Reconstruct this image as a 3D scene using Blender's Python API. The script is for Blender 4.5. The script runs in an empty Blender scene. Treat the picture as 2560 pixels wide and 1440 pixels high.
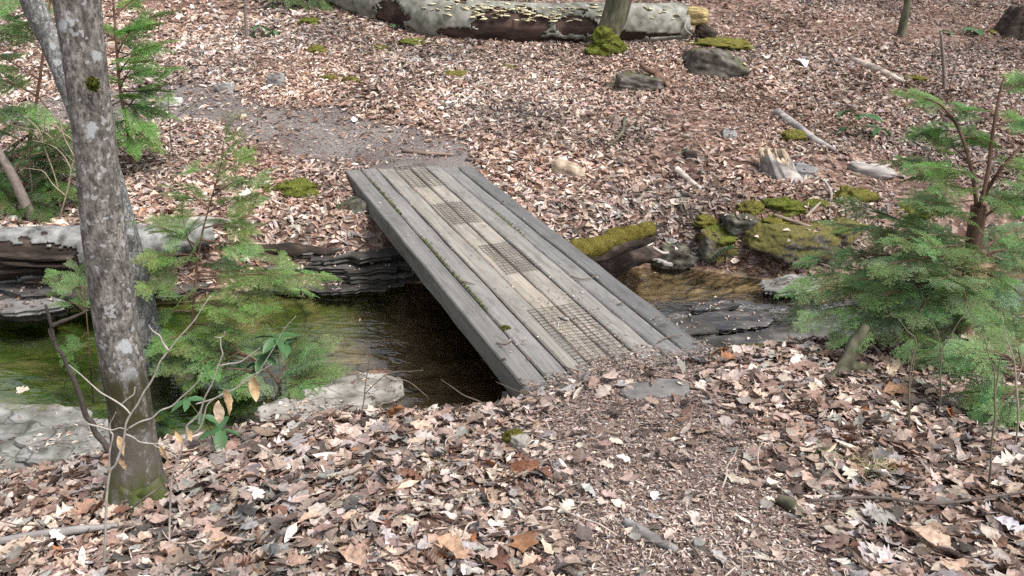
import bpy, math, random
import numpy as np
from mathutils import Vector, Matrix

# ------------------------------------------------------------------ camera, world, sun, exposure
scene = bpy.context.scene
COL = scene.collection
FPX, PITCH, ROLL, EYE = 2150.0, math.radians(23.78), math.radians(2.2), 2.135
cp, sp, cr, sr = math.cos(PITCH), math.sin(PITCH), math.cos(ROLL), math.sin(ROLL)
_r, _u, FW = np.array([1, 0, 0.]), np.array([0, sp, cp]), np.array([0, cp, -sp])
RT, UP = cr * _r + sr * _u, -sr * _r + cr * _u
cam = bpy.data.cameras.new('camera')
cam.sensor_width = 36.0
cam.lens = 36.0 * FPX / 2560.0
cam.clip_end = 500.0
cam.clip_start = 0.05
camo = bpy.data.objects.new('camera', cam)
COL.objects.link(camo)
camo.matrix_world = Matrix(((RT[0], UP[0], -FW[0], 0), (RT[1], UP[1], -FW[1], 0), (RT[2], UP[2], -FW[2], EYE), (0, 0, 0, 1)))
scene.camera = camo

SUN_EL, SUN_AZ = math.radians(58), math.radians(125)     # azimuth clockwise from +Y: from the right, a little behind the camera
world = bpy.data.worlds.new('World')
scene.world = world
world.use_nodes = True
wn = world.node_tree
wn.nodes.clear()
sky = wn.nodes.new('ShaderNodeTexSky')
sky.sky_type = 'NISHITA'
sky.sun_disc = False
sky.sun_elevation = SUN_EL
sky.sun_rotation = SUN_AZ
sky.dust_density = 3.0
sky.air_density = 1.0
hs = wn.nodes.new('ShaderNodeHueSaturation')
hs.inputs['Saturation'].default_value = 0.38
bg = wn.nodes.new('ShaderNodeBackground')
bg.inputs['Strength'].default_value = 0.145
wo = wn.nodes.new('ShaderNodeOutputWorld')
wn.links.new(sky.outputs[0], hs.inputs['Color'])
wn.links.new(hs.outputs[0], bg.inputs['Color'])
wn.links.new(bg.outputs[0], wo.inputs['Surface'])

sun = bpy.data.lights.new('sun', 'SUN')
sun.energy = 2.3
sun.angle = math.radians(11)
sun.color = (1.0, 0.965, 0.93)
suno = bpy.data.objects.new('sun', sun)
COL.objects.link(suno)
sdir = Vector((math.sin(SUN_AZ) * math.cos(SUN_EL), math.cos(SUN_AZ) * math.cos(SUN_EL), math.sin(SUN_EL)))
suno.rotation_euler = sdir.to_track_quat('Z', 'Y').to_euler()
suno.location = sdir * 30

scene.view_settings.view_transform = 'Standard'
scene.view_settings.look = 'None'
scene.view_settings.gamma = 1.0
scene.view_settings.use_curve_mapping = False
scene.view_settings.exposure = 0.85
scene.cycles.use_denoising = False
scene.cycles.sample_clamp_direct = 6.0
scene.cycles.sample_clamp_indirect = 2.5
scene.cycles.max_bounces = 6
scene.cycles.diffuse_bounces = 3
scene.cycles.transparent_max_bounces = 12
scene.cycles.caustics_reflective = False
scene.cycles.caustics_refractive = False

rng = np.random.default_rng(11)
random.seed(11)

# ------------------------------------------------------------------ helpers: noise, terrain, pixel rays
def _hash(ix, iy, iz, seed):
    h = (ix * 374761393 + iy * 668265263 + iz * 2147483647 + seed * 974634721) & 0xFFFFFFFF
    h = ((h ^ (h >> 13)) * 1274126177) & 0xFFFFFFFF
    h = (h ^ (h >> 16)) & 0xFFFFFF
    return h / float(0xFFFFFF) * 2 - 1

def vnoise(P, seed=0):
    P = np.asarray(P, float)
    if P.shape[-1] == 2:
        P = np.concatenate([P, np.zeros(P.shape[:-1] + (1,))], -1)
    i = np.floor(P).astype(np.int64)
    f = P - i
    f = f * f * (3 - 2 * f)
    x, y, z = i[..., 0], i[..., 1], i[..., 2]
    fx, fy, fz = f[..., 0], f[..., 1], f[..., 2]
    c = lambda a, b, d: _hash(x + a, y + b, z + d, seed)
    l = lambda a, b, t: a + (b - a) * t
    return l(l(l(c(0, 0, 0), c(1, 0, 0), fx), l(c(0, 1, 0), c(1, 1, 0), fx), fy),
             l(l(c(0, 0, 1), c(1, 0, 1), fx), l(c(0, 1, 1), c(1, 1, 1), fx), fy), fz)

def fbm(P, seed=0, octv=3, gain=0.5):
    P = np.asarray(P, float)
    s, a, t = 0, 1.0, 0
    for k in range(octv):
        s = s + a * vnoise(P * 2 ** k, seed + k * 17)
        t += a
        a *= gain
    return s / t

def sstep(a, b, x):
    t = np.clip((x - a) / (b - a), 0, 1)
    return t * t * (3 - 2 * t)

_YT = ([-12, -4, -2.5, -1.5, -.7, -.1, .09, 1.13, 1.6, 2.2, 3, 5, 8, 14], [1.9, 2.72, 2.82, 3.02, 3.13, 3.32, 3.44, 4.0, 4.15, 4.3, 4.65, 5.6, 6.7, 8.8])
_YN = ([-12, -8, -4, -3, -2, -1, -.4, .2, .8, 1.5, 2.2, 3, 5, 8, 14], [3.2, 3.9, 4.2, 4.3, 4.3, 4.55, 4.45, 4.6, 4.9, 5.1, 5.3, 5.6, 6.4, 7.5, 9.7])
_YF = ([-12, -8, -4, -3.3, -2.5, -1, -.4, .2, 1.4, 2.2, 3, 5, 8, 14], [4.4, 4.9, 5.3, 5.4, 5.65, 6.15, 6.3, 6.45, 6.8, 6.6, 6.75, 7.4, 8.4, 10.6])
yt = lambda x: np.interp(x, *_YT)
yn = lambda x: np.interp(x, *_YN)
yf = lambda x: np.interp(x, *_YF)

WATER = -0.62

def terrain(x, y):
    x, y = np.asarray(x, float), np.asarray(y, float)
    bed = -0.86 + 0.17 * sstep(0.9, 2.0, x) + 0.02 * fbm(np.stack([x * 3, y * 3], -1), 5)
    q_ = (y - yn(x)) / (yf(x) - yn(x))
    rif = sstep(.75, 1.3, x) * sstep(.84, .6, q_)
    strata = fbm(np.stack([(x * .94 + y * .34) * 1.6, (y * .94 - x * .34) * 6.5], -1), 44, 3)
    bed = bed * (1 - rif) + rif * (WATER - .014 + .062 * strata + .012 * np.floor(strata * 5))
    zn = np.minimum(0.15 * np.maximum(3.9 - y, 0), 0.6) - 0.19 * np.clip(-0.5 - x, 0, 3.0) * sstep(-2, 1.5, y)
    t = sstep(0, 1, (y - yt(x)) / (yn(x) - yt(x)))
    near = zn * (1 - t) + bed * t
    yb = yf(x) + 0.62
    zf = -0.13 + 0.13 * sstep(0, 1, (y - yb) / 0.9) + 0.17 * np.log1p(np.exp((y - 7.6) * 4)) / 4
    s = sstep(0, 1, (y - yf(x) + 0.12) / 0.5)
    far = bed * (1 - s) + zf * s
    mid = 0.5 * (yn(x) + yf(x))
    z = np.where(y < mid, near, far)
    n = 0.035 * fbm(np.stack([x * 1.1, y * 1.1], -1), 2, 3) + 0.016 * fbm(np.stack([x * 6, y * 6], -1), 9, 2)
    z = z + .2 * np.exp(-((x - 2.0) / .75) ** 2 - ((y - 10.5) / .4) ** 2) + .12 * np.exp(-((x - 1.35) / .5) ** 2 - ((y - 9.9) / .3) ** 2)
    z = z + .03 * np.exp(-((x - .75) / .5) ** 2 - ((y - 3.72) / .25) ** 2)
    z = z - .06 * np.exp(-((x + .25) / .45) ** 2 - ((y - 3.5) / .35) ** 2)
    return z + n * (1 - 0.6 * sstep(0.6, 0, np.hypot(x - 0.55, y - 3.8)))

def tz(x, y):
    return float(terrain(x, y))

def ray(px, py):
    d = FW + RT * (px - 1280) / FPX - UP * (py - 720) / FPX
    return d

def gpix(px, py, lift=0.0):
    """the point of the ground that lies under a direction of view"""
    d = ray(px, py)
    t = np.arange(1.2, 45, 0.01)
    P = d[None] * t[:, None]
    P[:, 2] += EYE
    h = terrain(P[:, 0], P[:, 1])
    k = np.argmax(P[:, 2] < h + lift)
    if P[k, 2] >= h[k] + lift:
        k = len(t) - 1
    return Vector(P[k])

def zpix(px, py, z):
    d = ray(px, py)
    t = (z - EYE) / d[2]
    return Vector((d[0] * t, d[1] * t, z))

def ypix(px, py, y):
    d = ray(px, py)
    t = y / d[1]
    return Vector((d[0] * t, y, EYE + d[2] * t))

def dist(p):
    return float(np.dot(np.array(p) - np.array([0, 0, EYE]), FW))

def msize(npx, p):
    """metres spanned by npx pixels of the photograph at point p"""
    return npx * dist(p) / FPX

# ------------------------------------------------------------------ helpers: meshes and objects
def mesh_np(name, V, Fs, mats=(), midx=None, smooth=True, colr=None):
    V = np.asarray(V, np.float32)
    if isinstance(Fs, np.ndarray):
        Fs = [Fs]
    Fs = [np.asarray(f, np.int32) for f in Fs if len(f)]
    me = bpy.data.meshes.new(name)
    me.vertices.add(len(V))
    me.vertices.foreach_set('co', V.ravel())
    loops = np.concatenate([f.ravel() for f in Fs])
    cnt = np.concatenate([np.full(len(f), f.shape[1], np.int32) for f in Fs])
    me.loops.add(len(loops))
    me.loops.foreach_set('vertex_index', loops)
    me.polygons.add(len(cnt))
    st = np.zeros(len(cnt), np.int32)
    st[1:] = np.cumsum(cnt)[:-1]
    me.polygons.foreach_set('loop_start', st)
    me.polygons.foreach_set('loop_total', cnt)
    me.polygons.foreach_set('use_smooth', np.full(len(cnt), bool(smooth)))
    for m in mats if isinstance(mats, (list, tuple)) else [mats]:
        me.materials.append(m)
    if midx is not None:
        me.polygons.foreach_set('material_index', np.asarray(midx, np.int32))
    if colr is not None:
        a = me.attributes.new('col', 'FLOAT_COLOR', 'POINT')
        c = np.ones((len(V), 4), np.float32)
        c[:, :3] = colr
        a.data.foreach_set('color', c.ravel())
    me.update(calc_edges=True)
    me.validate()
    return me

def tag(o, label=None, cat=None, group=None, kind=None):
    if label: o['label'] = label
    if cat: o['category'] = cat
    if group: o['group'] = group
    if kind: o['kind'] = kind
    return o

def empty(name, loc, label, cat, group=None):
    o = bpy.data.objects.new(name, None)
    o.empty_display_size = 0.1
    o.location = loc
    COL.objects.link(o)
    return tag(o, label, cat, group)

def obj(name, me, parent=None, loc=(0, 0, 0), **t):
    o = bpy.data.objects.new(name, me)
    o.location = loc
    if parent is not None:
        o.parent = parent
    COL.objects.link(o)
    return tag(o, **t)

def root_loc(o):
    p = Vector((0, 0, 0))
    while o is not None:
        p = p + o.location
        o = o.parent
    return p

def part(name, V, Fs, m, parent=None, smooth=True, colr=None, origin=None, midx=None, **t):
    """V in world coordinates; the object gets its own origin under its parent"""
    V = np.asarray(V, float)
    base = root_loc(parent) if parent is not None else Vector((0, 0, 0))
    if origin is None:
        origin = base if parent is not None else Vector(((V[:, 0].min() + V[:, 0].max()) / 2, (V[:, 1].min() + V[:, 1].max()) / 2, V[:, 2].min()))
    origin = Vector(origin)
    me = mesh_np(name, V - np.array(origin), Fs, m, midx, smooth, colr)
    return obj(name, me, parent, origin - base, **t)

def solidify(o, th, off=-1):
    md = o.modifiers.new('thickness', 'SOLIDIFY')
    md.thickness = th
    md.offset = off
    return o

def spline(pts, n):
    P = np.array([list(p) for p in pts], float)
    if len(P) == 2:
        t = np.linspace(0, 1, n)[:, None]
        return P[0] * (1 - t) + P[1] * t
    Q = np.vstack([2 * P[0] - P[1], P, 2 * P[-1] - P[-2]])
    out = []
    T = np.linspace(0, len(P) - 1, n)
    for t in T:
        k = min(int(t), len(P) - 2)
        f = t - k
        a, b, c, d = Q[k:k + 4]
        out.append(0.5 * ((2 * b) + (-a + c) * f + (2 * a - 5 * b + 4 * c - d) * f * f + (-a + 3 * b - 3 * c + d) * f ** 3))
    return np.array(out)

def tube(pts, rad, sides=8, n=None, wob=0.0, wf=3.0, seed=0, cap=True, flat=None):
    P = spline(pts, n or max(2, len(pts)))
    rad = np.interp(np.linspace(0, 1, len(P)), np.linspace(0, 1, len(rad)), rad) if not np.isscalar(rad) else np.full(len(P), rad)
    T = np.gradient(P, axis=0)
    T /= np.linalg.norm(T, axis=1)[:, None] + 1e-9
    ref = np.array([0, 0, 1.]) if abs(T[0][2]) < 0.8 else np.array([1., 0, 0])
    A = np.cross(T[0], ref)
    A /= np.linalg.norm(A)
    th = np.linspace(0, 2 * np.pi, sides, endpoint=False)
    V = []
    for k in range(len(P)):
        A = A - T[k] * np.dot(A, T[k])
        A /= np.linalg.norm(A) + 1e-9
        B = np.cross(T[k], A)
        ring = P[k] + (np.cos(th)[:, None] * A + np.sin(th)[:, None] * B) * rad[k]
        V.append(ring)
    V = np.array(V)
    if wob:
        ctr = P[:, None]
        d = V - ctr
        V = ctr + d * (1 + wob * fbm(V * wf, seed, 3))[..., None]
    n_, s_ = V.shape[:2]
    V = V.reshape(-1, 3)
    i = np.arange(n_ - 1)[:, None] * s_
    j = np.arange(s_)[None]
    j2 = (j + 1) % s_
    F = np.stack([i + j, i + s_ + j, i + s_ + j2, i + j2], -1).reshape(-1, 4)[:, ::-1]
    Fs = [F]
    if cap:
        V = np.vstack([V, P[:1], P[-1:]])
        a, b = len(V) - 2, len(V) - 1
        jj = np.arange(s_)
        jj2 = (jj + 1) % s_
        Fs.append(np.stack([np.full(s_, a), jj, jj2], -1)[:, ::-1])
        Fs.append(np.stack([np.full(s_, b), (n_ - 1) * s_ + jj2, (n_ - 1) * s_ + jj], -1)[:, ::-1])
    return V, Fs

def merge(items):
    Vs, quads, tris, o = [], [], [], 0
    for V, Fs in items:
        Vs.append(np.asarray(V, float))
        for f in (Fs if isinstance(Fs, list) else [Fs]):
            (quads if f.shape[1] == 4 else tris).append(np.asarray(f) + o)
        o += len(V)
    out = []
    if quads: out.append(np.vstack(quads))
    if tris: out.append(np.vstack(tris))
    return np.vstack(Vs), out

def sphere(nu=20, nv=12):
    u = np.linspace(0, 2 * np.pi, nu, endpoint=False)
    v = np.linspace(0, np.pi, nv + 2)[1:-1]
    V = np.stack([np.outer(np.sin(v), np.cos(u)), np.outer(np.sin(v), np.sin(u)), np.outer(np.cos(v), np.ones(nu))], -1).reshape(-1, 3)
    V = np.vstack([V, [[0, 0, 1], [0, 0, -1]]])
    i = np.arange(nv - 1)[:, None] * nu
    j = np.arange(nu)[None]
    j2 = (j + 1) % nu
    F = np.stack([i + j, i + nu + j, i + nu + j2, i + j2], -1).reshape(-1, 4)
    jj = np.arange(nu)
    jj2 = (jj + 1) % nu
    t = np.stack([np.full(nu, nu * nv), jj, jj2], -1)
    b = np.stack([np.full(nu, nu * nv + 1), (nv - 1) * nu + jj2, (nv - 1) * nu + jj], -1)
    return V, [F, np.vstack([t, b])]

def rotz(a):
    c, s = math.cos(a), math.sin(a)
    return np.array([[c, -s, 0], [s, c, 0], [0, 0, 1]])

def rotx(a):
    c, s = math.cos(a), math.sin(a)
    return np.array([[1, 0, 0], [0, c, -s], [0, s, c]])

def roty(a):
    c, s = math.cos(a), math.sin(a)
    return np.array([[c, 0, s], [0, 1, 0], [-s, 0, c]])

# ------------------------------------------------------------------ helpers: materials
def nd(nt, typ, ins=None, **props):
    n = nt.nodes.new(typ)
    for k, v in props.items():
        setattr(n, k, v)
    for k, v in (ins or {}).items():
        s = n.inputs[k]
        if isinstance(v, bpy.types.NodeSocket):
            nt.links.new(v, s)
        else:
            s.default_value = v
    return n

def c4(c):
    return (c[0], c[1], c[2], 1.0)

def ramp(nt, fac, stops, interp='LINEAR'):
    n = nd(nt, 'ShaderNodeValToRGB', {'Fac': fac})
    n.color_ramp.interpolation = interp
    e = n.color_ramp.elements
    while len(e) < len(stops):
        e.new(0.5)
    for k, (p, c) in enumerate(stops):
        e[k].position = p
        e[k].color = c4(c) if len(c) == 3 else c
    return n.outputs['Color']

def gramp(nt, fac, a, b):
    return nd(nt, 'ShaderNodeMapRange', {'Value': fac, 'From Min': a, 'From Max': b}).outputs['Result']

def mixc(nt, fac, a, b, blend='MIX'):
    n = nd(nt, 'ShaderNodeMix', data_type='RGBA', blend_type=blend)
    for k, v in ((0, fac), (6, a), (7, b)):
        if isinstance(v, bpy.types.NodeSocket):
            nt.links.new(v, n.inputs[k])
        else:
            n.inputs[k].default_value = c4(v) if k else v
    return n.outputs[2]

def mth(nt, op, a, b=0.0):
    return nd(nt, 'ShaderNodeMath', {0: a, 1: b}, operation=op).outputs[0]

def noise(nt, vec, scale, detail=4.0, rough=0.55, dist_=0.0):
    return nd(nt, 'ShaderNodeTexNoise', {'Vector': vec, 'Scale': scale, 'Detail': detail, 'Roughness': rough, 'Distortion': dist_}).outputs['Fac']

def voro(nt, vec, scale, feature='F1', out='Distance', rnd=1.0):
    return nd(nt, 'ShaderNodeTexVoronoi', {'Vector': vec, 'Scale': scale, 'Randomness': rnd}, feature=feature).outputs[out]

def scalev(nt, vec, s):
    return nd(nt, 'ShaderNodeMapping', {'Vector': vec, 'Scale': s}).outputs['Vector']

def new_mat(name):
    m = bpy.data.materials.new(name)
    m.use_nodes = True
    nt = m.node_tree
    nt.nodes.clear()
    out = nd(nt, 'ShaderNodeOutputMaterial')
    return m, nt, out

def finish(nt, out, color, rough=0.8, bump=None, strength=0.5, distance=0.01, spec=0.3, trans=None):
    ins = {'Base Color': color if isinstance(color, bpy.types.NodeSocket) else c4(color), 'Roughness': rough, 'Specular IOR Level': spec}
    b = nd(nt, 'ShaderNodeBsdfPrincipled', ins)
    if bump is not None:
        bm = nd(nt, 'ShaderNodeBump', {'Height': bump, 'Strength': strength, 'Distance': distance})
        nt.links.new(bm.outputs['Normal'], b.inputs['Normal'])
    sh = b.outputs[0]
    if trans:
        tr = nd(nt, 'ShaderNodeBsdfTranslucent', {'Color': color if isinstance(color, bpy.types.NodeSocket) else c4(color)})
        mx = nd(nt, 'ShaderNodeMixShader', {0: trans, 1: sh, 2: tr.outputs[0]})
        sh = mx.outputs[0]
    nt.links.new(sh, out.inputs['Surface'])

def ocoord(nt):
    return nd(nt, 'ShaderNodeTexCoord').outputs['Object']

def wpos(nt):
    return nd(nt, 'ShaderNodeNewGeometry').outputs['Position']

def basic(name, stops, scale=8.0, detail=5.0, rough=0.85, bump=0.4, bd=0.01, sc=(1, 1, 1), spec=0.25, trans=None, moss=None, objcol=False, coord='o', cracks=None):
    m, nt, out = new_mat(name)
    v = ocoord(nt) if coord == 'o' else wpos(nt)
    v = scalev(nt, v, sc)
    f = noise(nt, v, scale, detail)
    fs = gramp(nt, f, 0.28, 0.72)
    c = ramp(nt, fs, stops)
    if cracks:
        cv = nd(nt, 'ShaderNodeVectorMath', {0: v, 1: nd(nt, 'ShaderNodeVectorMath', {0: nd(nt, 'ShaderNodeTexNoise', {'Vector': v, 'Scale': 5.0}).outputs['Color'], 'Scale': .25}, operation='SCALE').outputs[0]}, operation='ADD').outputs[0]
        ck = gramp(nt, nd(nt, 'ShaderNodeTexVoronoi', {'Vector': scalev(nt, cv, (1, 2.2, 2.2)), 'Scale': cracks}, feature='DISTANCE_TO_EDGE').outputs['Distance'], .035, .0)
        c = mixc(nt, mth(nt, 'MULTIPLY', ck, .7), c, tuple(q * .5 for q in stops[0][1]))
        f = mth(nt, 'SUBTRACT', f, mth(nt, 'MULTIPLY', ck, .4))
    if moss:
        nz = nd(nt, 'ShaderNodeSeparateXYZ', {0: nd(nt, 'ShaderNodeNewGeometry').outputs['Normal']}).outputs[2]
        mn = mth(nt, 'ADD', mth(nt, 'MULTIPLY', noise(nt, v, moss[1], 6, .7), .75), mth(nt, 'MULTIPLY', noise(nt, v, 55.0, 3, .6), .25))
        mk = gramp(nt, mth(nt, 'ADD', mth(nt, 'MULTIPLY', nz, 0.42), mth(nt, 'MULTIPLY', mn, 1.5)), moss[2] + .28, moss[2] + 0.46)
        mc = ramp(nt, noise(nt, v, 45.0, 4, .7), [(.3, tuple(q * .4 for q in moss[0])), (.5, moss[0]), (.7, tuple(q * 1.7 for q in moss[0]))])
        c = mixc(nt, mk, c, mc)
    if objcol:
        c = mixc(nt, 1.0, c, nd(nt, 'ShaderNodeObjectInfo').outputs['Color'], 'MULTIPLY')
    finish(nt, out, c, rough, f if bump else None, bump, bd, spec, trans)
    return m

M = {}
# ground: litter mould, path dirt, stream bed and algae zones come from the 'col' attribute
def ground_mat():
    m, nt, out = new_mat('forest_ground')
    p = wpos(nt)
    at = nd(nt, 'ShaderNodeAttribute', attribute_name='col')
    z = nd(nt, 'ShaderNodeSeparateColor', {0: at.outputs['Color']})
    warp = nd(nt, 'ShaderNodeTexNoise', {'Vector': p, 'Scale': 9.0}).outputs['Color']
    pw = nd(nt, 'ShaderNodeVectorMath', {0: p, 1: nd(nt, 'ShaderNodeVectorMath', {0: warp, 'Scale': 0.12}, operation='SCALE').outputs[0]}, operation='ADD').outputs[0]
    vc = nd(nt, 'ShaderNodeTexVoronoi', {'Vector': scalev(nt, pw, (1, 1.6, 1)), 'Scale': 19.0})
    cs = nd(nt, 'ShaderNodeSeparateColor', {0: vc.outputs['Color']})
    leaf = ramp(nt, cs.outputs[0], [(0.0, (.05, .028, .02)), (.3, (.14, .08, .06)), (.6, (.24, .15, .12)), (.85, (.34, .24, .19)), (1.0, (.5, .39, .32))])
    mould = mixc(nt, gramp(nt, noise(nt, p, 3.0, 5), .35, .7), leaf, (.09, .055, .042))
    fine = noise(nt, p, 70.0, 5, .7)
    dirt = ramp(nt, fine, [(.3, (.085, .072, .064)), (.5, (.18, .158, .146)), (.7, (.32, .295, .28))])
    dirt = mixc(nt, gramp(nt, noise(nt, p, 1.3, 3), .42, .62), dirt, ramp(nt, fine, [(.3, (.055, .045, .04)), (.7, (.19, .16, .15))]))
    peb = gramp(nt, voro(nt, p, 34.0), .16, .09)
    dirt = mixc(nt, mth(nt, 'MULTIPLY', peb, .55), dirt, (.42, .37, .35))
    xx = nd(nt, 'ShaderNodeSeparateXYZ', {0: p}).outputs[1]
    dirt = mixc(nt, gramp(nt, xx, 5.5, 4.5), dirt, ramp(nt, fine, [(.3, (.07, .048, .04)), (.5, (.16, .115, .095)), (.7, (.28, .215, .185))]))
    c = mixc(nt, z.outputs[0], mould, dirt)
    sand = ramp(nt, noise(nt, scalev(nt, p, (1, 2.2, 1)), 4.0, 6, .62), [(.3, (.17, .128, .07)), (.5, (.34, .25, .145)), (.7, (.5, .385, .25))])
    crk = gramp(nt, nd(nt, 'ShaderNodeTexVoronoi', {'Vector': scalev(nt, pw, (.55, 1.9, 1)), 'Scale': 2.0}, feature='DISTANCE_TO_EDGE').outputs['Distance'], .034, .0)
    sand = mixc(nt, mth(nt, 'MULTIPLY', crk, .8), sand, (.02, .014, .008))
    alg = ramp(nt, noise(nt, scalev(nt, p, (1, 2, 1)), 3.2, 5), [(.3, (.045, .13, .018)), (.5, (.14, .21, .045)), (.72, (.36, .35, .15))])
    alg = mixc(nt, mth(nt, 'MULTIPLY', crk, .6), alg, (.02, .025, .008))
    bed = mixc(nt, z.outputs[2], sand, alg)
    sl = ramp(nt, noise(nt, scalev(nt, p, (2.5, 7, 6)), 3.0, 7, .68), [(.32, (.012, .012, .014)), (.5, (.05, .048, .046)), (.7, (.17, .155, .135))])
    bed = mixc(nt, nd(nt, 'ShaderNodeAttribute', attribute_name='slate').outputs['Fac'], bed, sl)
    c = mixc(nt, z.outputs[1], c, bed)
    b = nd(nt, 'ShaderNodeMath', {0: fine, 1: vc.outputs['Distance']}, operation='ADD').outputs[0]
    sla = nd(nt, 'ShaderNodeAttribute', attribute_name='slate').outputs['Fac']
    finish(nt, out, c, nd(nt, 'ShaderNodeMapRange', {'Value': mth(nt, 'MULTIPLY', sla, z.outputs[1]), 'To Min': .92, 'To Max': .3}).outputs[0], b, .6, .012, nd(nt, 'ShaderNodeMapRange', {'Value': mth(nt, 'MULTIPLY', sla, z.outputs[1]), 'To Min': .15, 'To Max': .8}).outputs[0])
    return m
M['ground'] = ground_mat()

def leaf_mat():
    m, nt, out = new_mat('dry_leaf')
    at = nd(nt, 'ShaderNodeAttribute', attribute_name='col').outputs['Color']
    oc = nd(nt, 'ShaderNodeObjectInfo').outputs['Color']
    c = mixc(nt, 1.0, at, oc, 'MULTIPLY')
    p = wpos(nt)
    f = noise(nt, p, 60.0, 3)
    c = mixc(nt, 1.0, c, ramp(nt, f, [(.3, (.6, .55, .52)), (.7, (1.15, 1.12, 1.1))]), 'MULTIPLY')
    finish(nt, out, c, .62, noise(nt, p, 150.0, 2), .35, .004, .3, .12)
    return m
M['leaf'] = leaf_mat()

def plank_mat():
    m, nt, out = new_mat('weathered_timber')
    v = ocoord(nt)
    oi = nd(nt, 'ShaderNodeObjectInfo')
    off = nd(nt, 'ShaderNodeVectorMath', {0: v, 1: nd(nt, 'ShaderNodeCombineXYZ', {0: mth(nt, 'MULTIPLY', oi.outputs['Random'], 40.0), 1: mth(nt, 'MULTIPLY', oi.outputs['Random'], 13.0)}).outputs[0]}, operation='ADD').outputs[0]
    g = noise(nt, scalev(nt, off, (55, 1.6, 30)), 1.0, 5, .65, .6)
    big = noise(nt, scalev(nt, off, (5, 1.3, 5)), 1.0, 4)
    c = ramp(nt, g, [(.25, (.135, .13, .125)), (.5, (.215, .205, .195)), (.75, (.29, .278, .262))])
    c = mixc(nt, gramp(nt, big, .4, .68), c, ramp(nt, g, [(.3, (.2, .187, .17)), (.7, (.36, .342, .318))]))
    st = gramp(nt, noise(nt, scalev(nt, off, (11, 4, 9)), 1.0, 8, .75), .5, .68)
    c = mixc(nt, mth(nt, 'MULTIPLY', st, .62), c, (.085, .082, .08))
    wt = gramp(nt, noise(nt, scalev(nt, off, (16, 7, 9)), 1.3, 8, .8), .6, .72)
    c = mixc(nt, mth(nt, 'MULTIPLY', wt, .4), c, (.42, .41, .39))
    green = gramp(nt, noise(nt, scalev(nt, off, (3, .9, 3)), 1.0, 4), .52, .72)
    c = mixc(nt, mth(nt, 'MULTIPLY', green, .18), c, (.15, .165, .11))
    scr = gramp(nt, noise(nt, scalev(nt, off, (14, 60, 10)), 1.0, 3, .8, 1.5), .68, .72)
    c = mixc(nt, mth(nt, 'MULTIPLY', scr, mth(nt, 'MULTIPLY', oi.outputs['Alpha'], .55)), c, (.5, .5, .48))
    kn = gramp(nt, voro(nt, scalev(nt, off, (7, 2.1, 1)), 1.0), .085, .05)
    c = mixc(nt, mth(nt, 'MULTIPLY', kn, .5), c, (.1, .085, .07))
    c = mixc(nt, 1.0, c, oi.outputs['Color'], 'MULTIPLY')
    finish(nt, out, c, .78, g, .5, .004, .25)
    return m
M['plank'] = plank_mat()

def trunk_mat(name, dark, mid, lich, lscale, lamt, moss_z=None, stretch=(1, 1, .35)):
    m, nt, out = new_mat(name)
    v = ocoord(nt)
    vs = scalev(nt, v, stretch)
    f = noise(nt, scalev(nt, v, (1, 1, .6)), 62.0, 8, .78)
    f2 = noise(nt, scalev(nt, v, (1, 1, .55)), 16.0, 6, .65)
    fine = noise(nt, scalev(nt, v, (1, 1, .12)), 70.0, 4, .6)
    c = ramp(nt, f, [(.38, dark), (.48, mid), (.58, tuple(min(1, q * 2.1) for q in mid))])
    c = mixc(nt, gramp(nt, f2, .4, .62), c, ramp(nt, f, [(.35, tuple(q * .6 for q in dark)), (.55, tuple(q * .8 for q in mid)), (.66, mid)]))
    c = mixc(nt, mth(nt, 'MULTIPLY', gramp(nt, fine, .5, .72), .4), c, dark)
    wv = nd(nt, 'ShaderNodeVectorMath', {0: v, 1: nd(nt, 'ShaderNodeVectorMath', {0: nd(nt, 'ShaderNodeTexNoise', {'Vector': v, 'Scale': 30.0}).outputs['Color'], 'Scale': .05}, operation='SCALE').outputs[0]}, operation='ADD').outputs[0]
    vo = nd(nt, 'ShaderNodeTexVoronoi', {'Vector': scalev(nt, wv, (1, 1, .75)), 'Scale': lscale})
    rsel = nd(nt, 'ShaderNodeSeparateColor', {0: vo.outputs['Color']})
    size = mth(nt, 'MULTIPLY', mth(nt, 'SUBTRACT', rsel.outputs[0], 1 - lamt), .95)
    size = mth(nt, 'MINIMUM', size, .27)
    lk = gramp(nt, mth(nt, 'SUBTRACT', mth(nt, 'ADD', vo.outputs['Distance'], mth(nt, 'MULTIPLY', mth(nt, 'SUBTRACT', f, .5), .5)), size), .04, -.04)
    lcol = mixc(nt, rsel.outputs[1], lich, tuple(q * .62 for q in lich))
    c = mixc(nt, mth(nt, 'MULTIPLY', lk, .85), c, lcol)
    vo2 = nd(nt, 'ShaderNodeTexVoronoi', {'Vector': wv, 'Scale': lscale * 4.2})
    r2 = nd(nt, 'ShaderNodeSeparateColor', {0: vo2.outputs['Color']})
    l2 = gramp(nt, mth(nt, 'SUBTRACT', vo2.outputs['Distance'], mth(nt, 'MULTIPLY', mth(nt, 'SUBTRACT', r2.outputs[0], .4), .8)), .04, -.04)
    c = mixc(nt, mth(nt, 'MULTIPLY', l2, .5), c, lich)
    if moss_z:
        zz = nd(nt, 'ShaderNodeSeparateXYZ', {0: v}).outputs[2]
        for (za, zb, col, amt) in moss_z:
            k = mth(nt, 'MULTIPLY', gramp(nt, zz, za - .05, za + .03), gramp(nt, zz, zb + .05, zb - .04))
            k = mth(nt, 'MULTIPLY', k, gramp(nt, noise(nt, scalev(nt, v, (1, 1, .3)), 24.0, 5), .4 - amt * .3, .58 - amt * .2))
            c = mixc(nt, k, c, col)
    finish(nt, out, c, .88, f, .6, .008, .2)
    return m
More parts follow.
